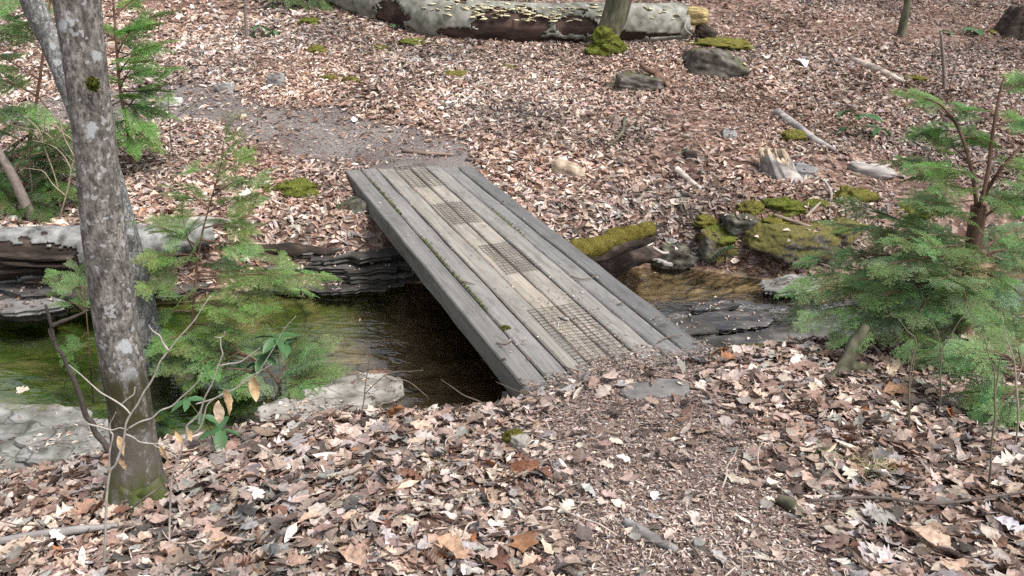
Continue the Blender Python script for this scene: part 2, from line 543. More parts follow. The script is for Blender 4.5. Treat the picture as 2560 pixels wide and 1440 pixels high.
M['trunk'] = trunk_mat('lichen_bark', (.045, .041, .036), (.145, .134, .12), (.46, .48, .49), 12.0, .62,
                       [(.32, .56, (.045, .042, .02), .35), (.05, .3, (.1, .085, .068), .5), (.0, .14, (.06, .075, .02), .0)])
M['trunk_b'] = trunk_mat('smooth_grey_bark', (.06, .06, .056), (.16, .158, .15), (.48, .5, .51), 13.0, .55)
M['mossy_bark'] = basic('mossy_bark', [(0, (.03, .03, .017)), (.5, (.085, .082, .05)), (1, (.16, .15, .105))], 18, sc=(1, 1, .3), bump=.6)
M['log_bark'] = basic('peeling_bark', [(0, (.06, .06, .045)), (.4, (.17, .168, .135)), (1, (.32, .315, .285))], 8, 9, bump=.5, bd=.012)
M['log_wood'] = basic('rotting_heartwood', [(0, (.02, .012, .009)), (.5, (.05, .03, .024)), (1, (.13, .085, .07))], 9, 6, sc=(.25, 1, 1), bump=.8, bd=.02)
M['white_bark'] = basic('bleached_bark', [(0, (.02, .019, .017)), (.35, (.13, .128, .12)), (1, (.34, .34, .325))], 12, 9, bump=.6, bd=.012)
M['rot_wood'] = basic('dark_rotten_wood', [(0, (.012, .009, .007)), (.5, (.04, .028, .022)), (1, (.11, .08, .065))], 14, 6, sc=(.3, 1, 1), bump=1.0, bd=.03)
M['punk_wood'] = basic('punky_wood', [(0, (.13, .09, .06)), (.5, (.36, .28, .2)), (1, (.62, .52, .42))], 12, 6, bump=.8, bd=.02)
M['grey_wood'] = basic('grey_weathered_wood', [(0, (.09, .08, .075)), (.5, (.26, .235, .215)), (1, (.5, .46, .42))], 11, 6, sc=(.25, 1, 1), bump=.7, bd=.012, objcol=True)
M['yellow_wood'] = basic('yellow_rotten_wood', [(0, (.07, .05, .02)), (.5, (.3, .23, .1)), (1, (.5, .42, .22))], 14, 6, sc=(.4, 1, 2.5), bump=1, bd=.03)
M['rock'] = basic('grey_sandstone', [(0, (.09, .085, .08)), (.5, (.2, .19, .18)), (1, (.34, .33, .315))], 6, 7, bump=.5, bd=.015, objcol=True)
M['dark_rock'] = basic('damp_dark_rock', [(0, (.018, .016, .012)), (.5, (.06, .056, .042)), (1, (.17, .16, .13))], 13, 9, bump=1.0, bd=.02, moss=((.07, .09, .015), 4.0, .86))
M['slope_stone'] = basic('brown_dark_stone', [(0, (.03, .026, .02)), (.5, (.085, .075, .062)), (1, (.19, .17, .15))], 9, 8, bump=.9, bd=.03, moss=((.085, .085, .02), 3.0, .8))
M['moss_rock'] = basic('mossy_boulder', [(0, (.03, .026, .02)), (.5, (.12, .108, .09)), (1, (.27, .25, .21))], 14, 9, bump=1.0, bd=.02, moss=((.1, .088, .025), 5.0, .40))
M['shale'] = basic('layered_shale', [(0, (.018, .016, .014)), (.5, (.06, .056, .05)), (1, (.17, .16, .145))], 9, 6, sc=(.5, .5, 3), bump=.8, bd=.02, moss=((.07, .075, .02), 5.0, 1.06))
M['wet_slate'] = basic('wet_slate', [(0, (.014, .013, .013)), (.5, (.045, .042, .04)), (1, (.14, .125, .11))], 8, 6, sc=(.6, 1.6, 1), rough=.22, bump=.7, bd=.02, spec=.6)
M['pale_rock'] = basic('pale_sandstone', [(0, (.09, .078, .064)), (.4, (.24, .225, .195)), (1, (.42, .4, .37))], 7, 9, bump=.35, bd=.012, moss=((.16, .15, .08), 3.0, 1.04), cracks=3.0)
M['green_slab'] = basic('algae_sandstone', [(0, (.055, .055, .043)), (.45, (.16, .157, .14)), (1, (.36, .355, .33))], 8, 9, bump=.5, bd=.015, moss=((.13, .13, .04), 2.6, .98), cracks=2.6)
def moss_mat(name, d, m_, l):
    m, nt, out = new_mat(name)
    v = wpos(nt)
    f1, f2 = noise(nt, v, 14.0, 5, .6), noise(nt, v, 95.0, 5, .7)
    c = ramp(nt, f2, [(.32, d), (.48, m_), (.66, l)])
    c = mixc(nt, gramp(nt, f1, .42, .7), c, ramp(nt, f2, [(.35, tuple(q * .5 for q in d)), (.6, tuple(q * .7 for q in m_)), (.7, (.16, .11, .06))]))
    finish(nt, out, c, 1, mth(nt, 'ADD', f1, mth(nt, 'MULTIPLY', f2, .6)), 1, .03, .05)
    return m
M['moss'] = moss_mat('moss', (.05, .05, .012), (.16, .148, .035), (.29, .26, .085))
M['moss_green'] = moss_mat('green_moss', (.04, .052, .008), (.12, .14, .025), (.24, .25, .07))
M['ochre_moss'] = moss_mat('ochre_moss', (.045, .04, .01), (.14, .118, .026), (.25, .205, .065))
M['fungus'] = basic('bracket_fungus', [(0, (.42, .34, .17)), (.5, (.62, .55, .36)), (1, (.74, .7, .56))], 30, 3, rough=.6, bump=.2, bd=.004)
M['wire'] = basic('rusty_wire', [(0, (.016, .012, .01)), (.5, (.036, .028, .024)), (1, (.07, .055, .05))], 80, 3, rough=.7, bump=0)
M['twig'] = basic('twig_bark', [(0, (.55, .52, .5)), (1, (1.0, .96, .92))], 40, 4, bump=.4, bd=.003, objcol=True)
M['hem_bark'] = basic('hemlock_bark', [(0, (.05, .028, .02)), (.5, (.13, .075, .052)), (1, (.23, .15, .11))], 22, 6, sc=(1, 1, .3), bump=.8, bd=.01)

def needle_mat():
    m, nt, out = new_mat('hemlock_needles')
    oi = nd(nt, 'ShaderNodeObjectInfo')
    at = nd(nt, 'ShaderNodeAttribute', attribute_name='col').outputs['Color']
    base = ramp(nt, oi.outputs['Random'], [(0, (.135, .225, .07)), (.5, (.18, .295, .11)), (1, (.215, .34, .155))])
    c = mixc(nt, 1.0, base, at, 'MULTIPLY')
    c = mixc(nt, 1.0, c, oi.outputs['Color'], 'MULTIPLY')
    finish(nt, out, c, .55, None, spec=.22, trans=.32)
    return m
M['needles'] = needle_mat()

def green_mat(name, c):
    m, nt, out = new_mat(name)
    f = noise(nt, ocoord(nt), 40.0, 3)
    cc = ramp(nt, f, [(.3, tuple(q * .75 for q in c)), (.7, tuple(q * 1.2 for q in c))])
    finish(nt, out, cc, .42, f, .2, .003, .4, .2)
    return m
M['broadleaf'] = green_mat('green_broadleaf', (.06, .14, .05))
M['fern'] = green_mat('dark_fern', (.03, .09, .04))

def water_mat():
    m, nt, out = new_mat('stream_water')
    p = wpos(nt)
    x = nd(nt, 'ShaderNodeSeparateXYZ', {0: p}).outputs[0]
    rough_ = gramp(nt, x, .9, 1.7)
    r1 = noise(nt, scalev(nt, p, (1, 2.4, 1)), 3.5, 2, .5, .5)
    r2 = noise(nt, scalev(nt, p, (1, 2.0, 1)), 11.0, 2, .5, .5)
    hgt = mth(nt, 'ADD', mth(nt, 'MULTIPLY', r1, .7), mth(nt, 'MULTIPLY', r2, .3))
    dc = nd(nt, 'ShaderNodeVectorMath', {0: nd(nt, 'ShaderNodeVectorMath', {0: p, 1: (-.95, 5.25, -.62)}, operation='SUBTRACT').outputs[0], 1: (1.0, 1.3, 1)}, operation='MULTIPLY').outputs[0]
    dl = nd(nt, 'ShaderNodeVectorMath', {0: dc}, operation='LENGTH').outputs['Value']
    patch = gramp(nt, mth(nt, 'ADD', dl, mth(nt, 'MULTIPLY', noise(nt, p, 3.0, 3), .5)), .95, .45)
    st = nd(nt, 'ShaderNodeMapRange', {'Value': mth(nt, 'MAXIMUM', rough_, patch), 'To Min': .12, 'To Max': .42}).outputs[0]
    bm = nd(nt, 'ShaderNodeBump', {'Height': hgt, 'Strength': st, 'Distance': .09})
    gl = nd(nt, 'ShaderNodeBsdfGlossy', {'Color': (1, 1, 1, 1), 'Roughness': .05, 'Normal': bm.outputs[0]})
    tr = nd(nt, 'ShaderNodeBsdfTransparent', {'Color': (.96, .94, .85, 1)})
    fr = nd(nt, 'ShaderNodeFresnel', {'IOR': 1.85, 'Normal': bm.outputs[0]})
    mx = nd(nt, 'ShaderNodeMixShader', {0: fr.outputs[0], 1: tr.outputs[0], 2: gl.outputs[0]})
    nt.links.new(mx.outputs[0], out.inputs['Surface'])
    return m
M['water'] = water_mat()

# ------------------------------------------------------------------ the setting: ground, paths, water
def seg_dist(x, y, pts):
    d = np.full(np.shape(x), 1e9)
    for (a, b) in zip(pts[:-1], pts[1:]):
        ax, ay, bx, by = a[0], a[1], b[0], b[1]
        t = np.clip(((x - ax) * (bx - ax) + (y - ay) * (by - ay)) / ((bx - ax) ** 2 + (by - ay) ** 2), 0, 1)
        d = np.minimum(d, np.hypot(x - ax - t * (bx - ax), y - ay - t * (by - ay)))
    return d

NEARPATH = [(.62, 3.95), (.62, 3.3), (.66, 2.6), (.62, 1.9), (.5, .5), (.3, -2), (0, -8)]
FARPATH = [tuple(gpix(a, b)[:2]) for a, b in ((1040, 400), (900, 350), (740, 300), (520, 265), (330, 262), (100, 290))]
def path_near(x, y):
    n = 0.16 * fbm(np.stack([np.asarray(x) * 2.2, np.asarray(y) * 2.2], -1), 31)
    return sstep(.62, .22, seg_dist(x, y, NEARPATH) + n)
def path_far(x, y):
    n = 0.3 * fbm(np.stack([np.asarray(x) * 1.6, np.asarray(y) * 1.6], -1), 33)
    return sstep(.72, .34, seg_dist(x, y, FARPATH) + n)

def axis(lo, hi, step, far, g=1.16):
    a = list(np.arange(lo, hi, step))
    s, v = step, a[-1]
    up = []
    while v < far:
        s *= g
        v += s
        up.append(v)
    s, v = step, a[0]
    dn = []
    while v > -far:
        s *= g
        v -= s
        dn.append(v)
    return np.array(dn[::-1] + a + up)
gx = axis(-4.6, 4.6, .04, 90)
gy = axis(1.4, 9.0, .04, 90)
GX, GY = np.meshgrid(gx, gy)
GZ = terrain(GX, GY)
nx, ny = len(gx), len(gy)
ii, jj = np.meshgrid(np.arange(nx - 1), np.arange(ny - 1))
k = (jj * nx + ii).ravel()
F = np.stack([k, k + 1, k + nx + 1, k + nx], -1)
rifz = sstep(.6, 1.3, GX) * sstep(.95, .68, (GY - yn(GX)) / (yf(GX) - yn(GX)) + .12 * fbm(np.stack([GX * 2, GY * 3], -1), 45))
wet = np.maximum(sstep(WATER + .025, WATER - .02, GZ), rifz * sstep(WATER + .2, WATER + .1, GZ))
zone = np.stack([np.maximum(path_near(GX, GY), path_far(GX, GY)), wet, sstep(-.75, -1.7, GX + .35 * fbm(np.stack([GX * 1.5, GY * 1.5], -1), 41))], -1).reshape(-1, 3)
ground = obj('ground', mesh_np('ground', np.stack([GX, GY, GZ], -1).reshape(-1, 3), F, M['ground'], colr=zone), kind='structure',
             label='forest floor of leaf mould sloping down to a small stream')
_a = ground.data.attributes.new('slate', 'FLOAT', 'POINT')
_a.data.foreach_set('value', rifz.astype(np.float32).ravel())

wx = np.linspace(-13, 13, 261)
rows = np.linspace(0, 1, 24)
WX = np.repeat(wx[None], 24, 0)
WY = (yn(wx) - .45)[None] * (1 - rows[:, None]) + (yf(wx) + .3)[None] * rows[:, None]
WZ = WATER + .004 * fbm(np.stack([WX * 5, WY * 9], -1), 3) + .02 * sstep(1.0, 2.0, WX) * fbm(np.stack([WX * 4, WY * 7], -1), 6)
k = (np.arange(23)[:, None] * 261 + np.arange(260)[None]).ravel()
obj('stream_water', mesh_np('stream_water', np.stack([WX, WY, WZ], -1).reshape(-1, 3), np.stack([k, k + 1, k + 262, k + 261], -1), M['water']),
    kind='structure', label='clear shallow stream running under the footbridge')

# ------------------------------------------------------------------ the footbridge
BA = math.radians(23.56)
EU, EV = np.array([math.cos(BA), math.sin(BA), 0]), np.array([-math.sin(BA), math.cos(BA), 0])
B0 = np.array([.09, 3.62, 0.])
BL, BW, BT = 3.95, 1.12, .14
def bpt(u, v, z=0.0):
    return B0 + EU * u + EV * v + np.array([0, 0, z])
def buv(px, py):
    p = np.array(zpix(px, py, 0)) - B0
    return float(p @ EU), float(p @ EV)

bridge = empty('wooden_footbridge', Vector(bpt(.56, 0, -.25)), 'weathered grey plank footbridge with wire mesh grip patches spanning the stream', 'footbridge')
bloc = np.array(bridge.location)
RB = rotz(BA)
def beam(w, l, t, n=60, bev=.008, wob=.006, seed=0):
    """a sawn timber along +Y, top at z=0, chamfered edges, slightly uneven"""
    prof = [(bev, 0), (w - bev, 0), (w, -bev), (w, -t + bev), (w - bev, -t), (bev, -t), (0, -t + bev), (0, -bev)]
    ys = np.linspace(0, l, n)
    V = np.array([[(x, y, z) for (x, z) in prof] for y in ys])
    q = np.stack([np.repeat(ys[:, None], 8, 1) * 3.0, V[..., 0] * 9, V[..., 2] * 9], -1)
    V[..., 0] += wob * fbm(q, seed, 3)
    V[..., 2] += wob * fbm(q + 9, seed + 5, 3)
    V = V.reshape(-1, 3)
    i = np.arange(n - 1)[:, None] * 8
    j = np.arange(8)[None]
    F = np.stack([i + j, i + (j + 1) % 8, i + 8 + (j + 1) % 8, i + 8 + j], -1).reshape(-1, 4)[:, ::-1]
    e = np.array([[0, 1, 2, 3], [0, 3, 4, 7], [4, 5, 6, 7]])
    return V, [np.vstack([F, e, (e + (n - 1) * 8)[:, ::-1]])]
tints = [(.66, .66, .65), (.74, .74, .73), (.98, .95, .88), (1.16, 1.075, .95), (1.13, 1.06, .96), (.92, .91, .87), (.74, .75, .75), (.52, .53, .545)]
gaps = [.006, .004, .003, .006, .006, .005, .002]
for i in range(8):
    V, Fs = beam(.14 - .007 - (.0 if i in (2, 3) else .003), BL + random.uniform(-.02, .03), BT, seed=i * 7)
    me = mesh_np('plank', V, Fs, M['plank'], smooth=False)
    o = obj('plank', me, bridge)
    o.location = Vector(bpt(i * .14 + .001 * (i % 3), random.uniform(-.015, .015), random.uniform(-.004, .003))) - Vector(bloc)
    o.rotation_euler = (0, 0, BA)
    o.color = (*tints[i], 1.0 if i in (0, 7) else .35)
# sills under the two ends
for v, nm in ((.1, 0), (3.72, 1)):
    V, Fs = beam(.16, 1.2, .16, n=6, seed=90 + nm)
    V = V @ rotz(-math.pi / 2).T
    me = mesh_np('sill_beam', V, Fs, M['plank'], smooth=False)
    o = obj('sill_beam', me, bridge)
    o.location = Vector(bpt(-.02, v + .16, -BT - .004)) - Vector(bloc)
    o.rotation_euler = (0, 0, BA)
    o.color = (.45, .44, .4, 0)
# wire mesh patches
def wire_patch(u0, u1, v0, v1, cu, cv, shift, seed):
    r = random.Random(seed)
    items = []
    us = np.arange(u0, u1 + 1e-6, cu)
    vs = np.arange(v0, v1 + 1e-6, cv)
    wv = lambda u, v: .006 + .007 * float(vnoise(np.array([u * 9, v * 5.0]), seed)) + .002
    for u in us:
        pts = [bpt(u + .003 * r.uniform(-1, 1) + shift * (v - v0), v, max(.003, wv(u, v))) for v in np.linspace(v0 - .008, v1 + .008, 8)]
        items.append(tube(pts, .0016, 4, cap=False))
    for v in vs:
        pts = [bpt(u + shift * (v - v0), v + .003 * r.uniform(-1, 1), max(.005, wv(u, v) + .002)) for u in np.linspace(u0 - .008, u1 + .008, 6)]
        items.append(tube(pts, .0016, 4, cap=False))
    V, Fs = merge(items)
    part('wire_mesh', V, Fs, M['wire'], bridge, smooth=True)
def patch_from_px(tl, tr, bl, cu, cv, seed, ext=0):
    (ua, va), (ub, vb), (uc, vc) = buv(*tl), buv(*tr), buv(*bl)
    v1, v0 = .5 * (va + vb), vc - ext
    u0, u1 = min(ua, uc), max(ub, ua + .2)
    wire_patch(.5 * (ua + uc), .5 * (ua + uc) + (ub - ua), v0, v1, cu, cv, 0, seed)
patch_from_px((978, 413), (1050, 406), (1036, 471), .046, .05, 1)
patch_from_px((1084, 511), (1152, 505), (1134, 563), .024, .042, 2)
patch_from_px((1198, 617), (1277, 607), (1268, 686), .024, .042, 3)
patch_from_px((1327, 775), (1455, 762), (1444, 920), .046, .036, 4, .1)
# capped bolt and small dirt packed in the gaps
def disc_bolt(px, py, r):
    u, v = buv(px, py)
    V, Fs = tube([bpt(u, v, -.01), bpt(u, v, .006), bpt(u, v, .009)], [r, r, r * .7], 12)
    part('bolt_cap', V, Fs, M['grey_wood'], bridge, smooth=False)
disc_bolt(1623, 868, .017)
disc_bolt(1455, 732, .014)

def flakes(P, sx, sy, seed, lift=0.0, curl=.5, flat=1.0):
    """tiny irregular flat bits: one bent quad each"""
    r = np.random.default_rng(seed)
    n = len(P)
    a = r.uniform(0, 2 * np.pi, n)
    X = np.stack([np.cos(a), np.sin(a), r.normal(0, .22 * flat, n)], -1)
    Y = np.stack([-np.sin(a), np.cos(a), r.normal(0, .35 * flat, n)], -1)
    lx = (sx[0] + (sx[1] - sx[0]) * r.random(n) ** 1.7)[:, None]
    ly = (sy[0] + (sy[1] - sy[0]) * r.random(n) ** 1.5)[:, None]
    up = np.array([0, 0, 1.]) * (r.random(n) * curl)[:, None] * ly
    c = np.asarray(P) + np.array([0, 0, lift])
    V = np.stack([c - X * lx, c - Y * ly * r.uniform(.5, 1, (n, 1)) + X * lx * r.uniform(-.5, .3, (n, 1)) + up, c + X * lx, c + Y * ly + X * lx * r.uniform(-.3, .5, (n, 1)) + up], 1).reshape(-1, 3)
    F = np.arange(n * 4).reshape(-1, 4)
    return V, F

def gap_bits(n, us, v0, v1, spread, seed):
    r = np.random.default_rng(seed)
    u = r.choice(us, n) + r.normal(0, spread, n)
    v = r.uniform(v0, v1, n)
    return B0 + EU * u[:, None] + EV * v[:, None] + np.array([0, 0, .003])
V, F = flakes(gap_bits(420, [.14], .9, 3.7, .006, 3), (.004, .016), (.003, .008), 4, .002, 2.0)
keep = np.repeat(vnoise(V[::4, :2] * 2.2, 4) > -.05, 4)
F = F[keep[::4]]
part('gap_moss', V, F, M['moss_green'], bridge, kind='stuff')
V, F = flakes(gap_bits(260, [.84], 1.9, 3.9, .006, 5), (.004, .014), (.003, .008), 6, .002, 2.0)
keep = vnoise(V[::4, :2] * 2.5, 8) > .0
part('gap_moss', V, F[keep], M['moss_green'], bridge, kind='stuff')

# ------------------------------------------------------------------ leaves: templates and litter
def leaf_tmpl(kind, seed, ns):
    r = random.Random(seed)
    t = np.linspace(0, 1, ns + 2)
    if kind == 'oak':
        env = np.sin(np.pi * np.clip(t, 0, 1) ** .75) ** .8 * r.uniform(.36, .46)
        lob = 1 - .42 * (.5 + .5 * np.cos(np.pi * (np.arange(ns + 2)))) if ns > 6 else 1
        w = env * lob
    elif kind == 'broad':
        w = np.sin(np.pi * t ** .75) ** .75 * r.uniform(.3, .42) * (1 - (.16 if ns > 4 else .0) * (np.arange(ns + 2) % 2))
    else:
        w = np.sin(np.pi * t ** .88) * r.uniform(.10, .22)
    w[0] = w[-1] = 0
    fold = r.uniform(.05, .9) * r.choice((1, 1, -.6))
    bend = r.uniform(-.8, 1.2)
    roll = r.uniform(0, 2.0) * r.choice((0, 1, 1))
    twist = r.uniform(-.9, .9)
    V = []
    for k, (tt, ww) in enumerate(zip(t, w)):
        a = bend * (tt - .5)
        cx = tt - .5
        cz = .5 * bend * (tt - .5) ** 2
        ph = twist * (tt - .5)
        for s in ((0,) if ww == 0 else (-1, 0, 1)):
            ang = fold * .5 + roll * abs(ww) * 1.2
            yy = s * ww * math.cos(ang * .8) * (r.uniform(.55, 1.25) if kind != 'beech' else r.uniform(.8, 1.15))
            zz = abs(s) * ww * math.sin(ang) + r.uniform(-.025, .025)
            sk = r.uniform(-.04, .04) if s else 0
            if kind == 'oak' and s: sk += .05
            V.append((cx + sk, yy * math.cos(ph) - zz * math.sin(ph), cz + yy * math.sin(ph) + zz * math.cos(ph)))
    V = np.array(V)
    T = []
    idx = [[0]] + [[1 + 3 * q, 2 + 3 * q, 3 + 3 * q] for q in range(ns)] + [[1 + 3 * ns]]
    a, b = idx[0], idx[1]
    T += [(a[0], b[1], b[0]), (a[0], b[2], b[1])]
    for q in range(1, ns):
        a, b = idx[q], idx[q + 1]
        T += [(a[0], a[1], b[1]), (a[0], b[1], b[0]), (a[1], a[2], b[2]), (a[1], b[2], b[1])]
    a, b = idx[ns], idx[ns + 1]
    T += [(a[0], a[1], b[0]), (a[1], a[2], b[0])]
    V[:, 2] -= V[:, 2].min() * .7
    return V, np.array(T)

def frames(n, nrm, tilt, r):
    Z = nrm + r.normal(0, 1, (n, 3)) * np.asarray(tilt).reshape(-1, 1)
    Z /= np.linalg.norm(Z, axis=1)[:, None]
    a = r.uniform(0, 2 * np.pi, n)
    X = np.stack([np.cos(a), np.sin(a), np.zeros(n)], -1)
    X -= Z * (X * Z).sum(1)[:, None]
    X /= np.linalg.norm(X, axis=1)[:, None]
    Y = np.cross(Z, X)
    return np.stack([X, Y, Z], 1)           # rows are axes

def tnormal(x, y):
    e = .05
    hx = (terrain(x + e, y) - terrain(x - e, y)) / (2 * e)
    hy = (terrain(x, y + e) - terrain(x, y - e)) / (2 * e)
    n = np.stack([-hx, -hy, np.ones_like(hx)], -1)
    return n / np.linalg.norm(n, axis=1)[:, None]

PAL = np.array([(.60, .47, .385), (.50, .365, .285), (.40, .265, .2), (.30, .175, .12), (.21, .115, .078), (.37, .33, .315), (.25, .215, .2), (.70, .60, .52), (.12, .075, .055), (.36, .19, .10)])
PAL = np.clip((PAL.mean(1, keepdims=True) * .36 + PAL * .64) * 1.1 * np.array([1.0, .99, .965]), 0, .72)
def leaf_colors(n, r, wts):
    wts = np.array(wts, float)
    c = PAL[r.choice(len(PAL), n, p=wts / wts.sum())]
    return np.clip(c * r.uniform(.75, 1.2, (n, 1)) * r.uniform(.95, 1.05, (n, 3)), 0, .85)

def in_view(x, y, z, mx=260):
    P = np.stack([x, y, z - EYE], -1)
    d = P @ FW
    px = 1280 + FPX * (P @ RT) / np.maximum(d, .01)
    py = 720 - FPX * (P @ UP) / np.maximum(d, .01)
    return (d > .5) & (px > -mx) & (px < 2560 + mx) & (py > -mx * .6) & (py < 1440 + mx)

def bridge_uv(x, y):
    return (x - B0[0]) * EU[0] + (y - B0[1]) * EU[1], (x - B0[0]) * EV[0] + (y - B0[1]) * EV[1]

def on_deck(x, y, m=0.0):
    u, v = bridge_uv(x, y)
    return (u > -m) & (u < BW + m) & (v > 0) & (v < BL + m)

def bare(x, y):
    """where fallen leaves do not lie: water and the stream's bare rock, and most of the trodden paths"""
    return (terrain(x, y) < WATER + np.where(np.asarray(y) > .5 * (yn(x) + yf(x)), .03, .10)) | ((np.asarray(x) > .7) & (np.asarray(x) < 2.4) & (np.asarray(y) < yf(x)) & (np.asarray(y) > yn(x) - .12))

def scatter_leaves(name, x, y, tmpls, smin, smax, tilt, zmax, wts, seed, label, colmul=None, smooth=False):
    r = np.random.default_rng(seed)
    n = len(x)
    z = terrain(x, y) + r.random(n) * zmax + .004
    N = tnormal(x, y)
    R = frames(n, N, np.full(n, tilt), r)
    sc = smin + (smax - smin) * r.random(n) ** 1.3
    sc = sc * np.exp(.45 * fbm(np.stack([x * .8, y * .8], -1), seed + 90, 2))
    col = leaf_colors(n, r, wts)
    w_ = fbm(np.stack([x * 1.3, y * 1.3], -1), seed + 70, 3)[:, None]
    col = col * (1 + .62 * w_) * np.array([1, 1, 1]) + np.array([.022, -.004, -.014]) * np.clip(fbm(np.stack([x * .9, y * .9], -1), seed + 80, 2), -.5, 1)[:, None] * 1.5
    col = np.clip(col, .02, .85)
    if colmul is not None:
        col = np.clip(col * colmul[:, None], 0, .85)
    pick = r.integers(0, len(tmpls), n)
    Vs, Fs, Cs, off = [], [], [], 0
    P = np.stack([x, y, z], -1)
    for q, (TV, TF) in enumerate(tmpls):
        m = pick == q
        if not m.any():
            continue
        A = np.einsum('vk,nkj->nvj', TV, R[m]) * sc[m][:, None, None] + P[m][:, None]
        nn = m.sum()
        Vs.append(A.reshape(-1, 3))
        Fs.append((TF[None] + (np.arange(nn) * len(TV))[:, None, None] + off).reshape(-1, 3))
        Cs.append(np.repeat(col[m], len(TV), 0))
        off += nn * len(TV)
    me = mesh_np(name, np.vstack(Vs), np.vstack(Fs), M['leaf'], smooth=smooth, colr=np.vstack(Cs))
    return obj(name, me, label=label, cat='leaf litter', kind='stuff')

T_far = [leaf_tmpl('beech', s, 2) for s in range(18)] + [leaf_tmpl('broad', 50 + s, 3) for s in range(4)]
T_mid = [leaf_tmpl('beech', 100 + s, 4) for s in range(12)] + [leaf_tmpl('broad', 130 + s, 6) for s in range(10)] + [leaf_tmpl('oak', 140 + s, 8) for s in range(12)]
T_near = [leaf_tmpl('beech', 200 + s, 7) for s in range(10)] + [leaf_tmpl('oak', 220 + s, 9) for s in range(12)] + [leaf_tmpl('broad', 240 + s, 9) for s in range(8)]

# far slope
def area_pts(n, x0, x1, y0, y1, seed):
    r = np.random.default_rng(seed)
    return r.uniform(x0, x1, n), r.uniform(y0, y1, n), r
x, y, r = area_pts(820000, -12.5, 13.0, 5.6, 16.5, 1)
yfar = yf(x) - .02
k = (y > yfar) & in_view(x, y, terrain(x, y), 640) & ~on_deck(x, y, .03) & ~bare(x, y)
k &= in_view(x, y, terrain(x, y), 60) | (r.random(len(x)) < .38)
pf = path_far(x, y)
k &= r.random(len(x)) > pf * .93
# bare mossy and trodden spots on the slope
spots = fbm(np.stack([x * .55, y * .9], -1), 61, 2)
k &= r.random(len(x)) > .8 * sstep(.12, .4, spots)
k &= r.random(len(x)) < np.interp(y, [5.5, 7, 9, 11.5, 14, 16], [.9, .82, .7, .5, .36, .25])
x, y = x[k], y[k]
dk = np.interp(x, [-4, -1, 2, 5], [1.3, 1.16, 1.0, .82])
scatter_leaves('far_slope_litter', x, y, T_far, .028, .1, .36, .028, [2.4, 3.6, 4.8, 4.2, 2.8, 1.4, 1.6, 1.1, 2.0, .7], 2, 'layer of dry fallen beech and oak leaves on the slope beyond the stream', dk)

# near bank: two layers
x, y, r = area_pts(68000, -5.0, 5.4, 1.0, 6.0, 3)
k = (y < yn(x) - .28) & in_view(x, y, terrain(x, y), 900) & ~on_deck(x, y, .0) & ~bare(x, y)
k &= in_view(x, y, terrain(x, y), 80) | (r.random(len(x)) < .35)
pn = path_near(x, y)
k &= r.random(len(x)) > pn * .9
x, y, pn = x[k], y[k], pn[k]
scatter_leaves('near_bank_litter', x, y, T_mid, .028, .098, .30, .035, [2.4, 4, 5.5, 4.4, 2.6, 2.2, 2.4, .9, 2, .8], 4, 'deep layer of dry broken leaves covering the near bank', smooth=True)

# trodden fragments and pale chips on the near path, over the near end of the deck, and on the far path
def litter_bits(name, n, box, keepf, sx, sy, wts, seed, label, zl=.012, flat=1.0, curl=1.2, grey=0.0):
    r = np.random.default_rng(seed)
    x = r.uniform(box[0], box[1], n)
    y = r.uniform(box[2], box[3], n)
    k = keepf(x, y, r)
    x, y = x[k], y[k]
    z = terrain(x, y)
    dk = on_deck(x, y, .0)
    z = np.where(dk, np.maximum(z, .004), z) + r.random(len(x)) * zl + .002
    V, F = flakes(np.stack([x, y, z], -1), sx, sy, seed + 1, 0, curl, flat)
    c = leaf_colors(len(x), r, wts)
    c = np.repeat(c * (1 - grey) + c.mean(1, keepdims=True) * grey, 4, 0)
    o = obj(name, mesh_np(name, V, F, M['leaf'], smooth=False, colr=c), label=label, cat='leaf litter', kind='stuff')
    return o
def k_near(x, y, r):
    u, v = bridge_uv(x, y)
    deck = on_deck(x, y)
    lim = .08 + .13 * np.exp(-((u - .62) / .3) ** 2) + .09 * sstep(.9, 1.12, u) + .05 * vnoise(np.stack([u * 12, v * 0], -1), 3)
    ok_deck = deck & (v < lim) & (r.random(len(x)) < 1.0 - .8 * np.clip(v / lim, 0, 1) ** 2)
    path = ~deck & (path_near(x, y) + .55 * r.random(len(x)) > .5) & (y < 4.05 + .4 * (x - .6)) & (terrain(x, y) > -.1)
    return ok_deck | path
litter_bits('trodden_leaf_bits', 85000, (-.9, 2.2, 1.4, 4.6), k_near, (.004, .022), (.002, .009), [.5, 1.5, 3.6, 5, 4.5, 1, 4.5, .3, 3, .5], 71, 'crumbled leaf bits trodden into the path at the near end of the bridge', .010, .45, .6, .15)
def k_bank(x, y, r):
    return (path_near(x, y) < .5) & (y < yn(x) - .3) & ~on_deck(x, y) & ~bare(x, y)
litter_bits('near_leaf_scraps', 60000, (-4.6, 5.0, 1.1, 5.6), k_bank, (.008, .036), (.003, .013), [2.4, 4, 5, 4.5, 3, 2.2, 3, 1.4, 2.4, .6], 72, 'torn scraps of dry leaf between the larger leaves of the near bank', .03)
def k_chip(x, y, r):
    c = np.array(gpix(1740, 1360)[:2])
    d = np.hypot(x - c[0], y - c[1])
    return r.random(len(x)) < .9 * np.exp(-(d / .42) ** 2) + .06
litter_bits('pale_wood_chips', 9000, (.0, 1.4, 1.5, 3.3), k_chip, (.004, .017), (.0018, .0045), [4, 1, 0, 0, 0, .5, 0, 6, 0, 0], 73, 'pale splinters and wood chips scattered over the trodden path', .02)
def k_far(x, y, r):
    return (path_far(x, y) > .25) & ~on_deck(x, y, .02) & (r.random(len(x)) < .55)
litter_bits('far_path_bits', 26000, (-6.5, .4, 6.9, 10.5), k_far, (.006, .03), (.004, .014), [2, 2.5, 3, 3, 2, 3, 3, 1.4, 2, .3], 75, 'small leaf scraps and grit on the far path')
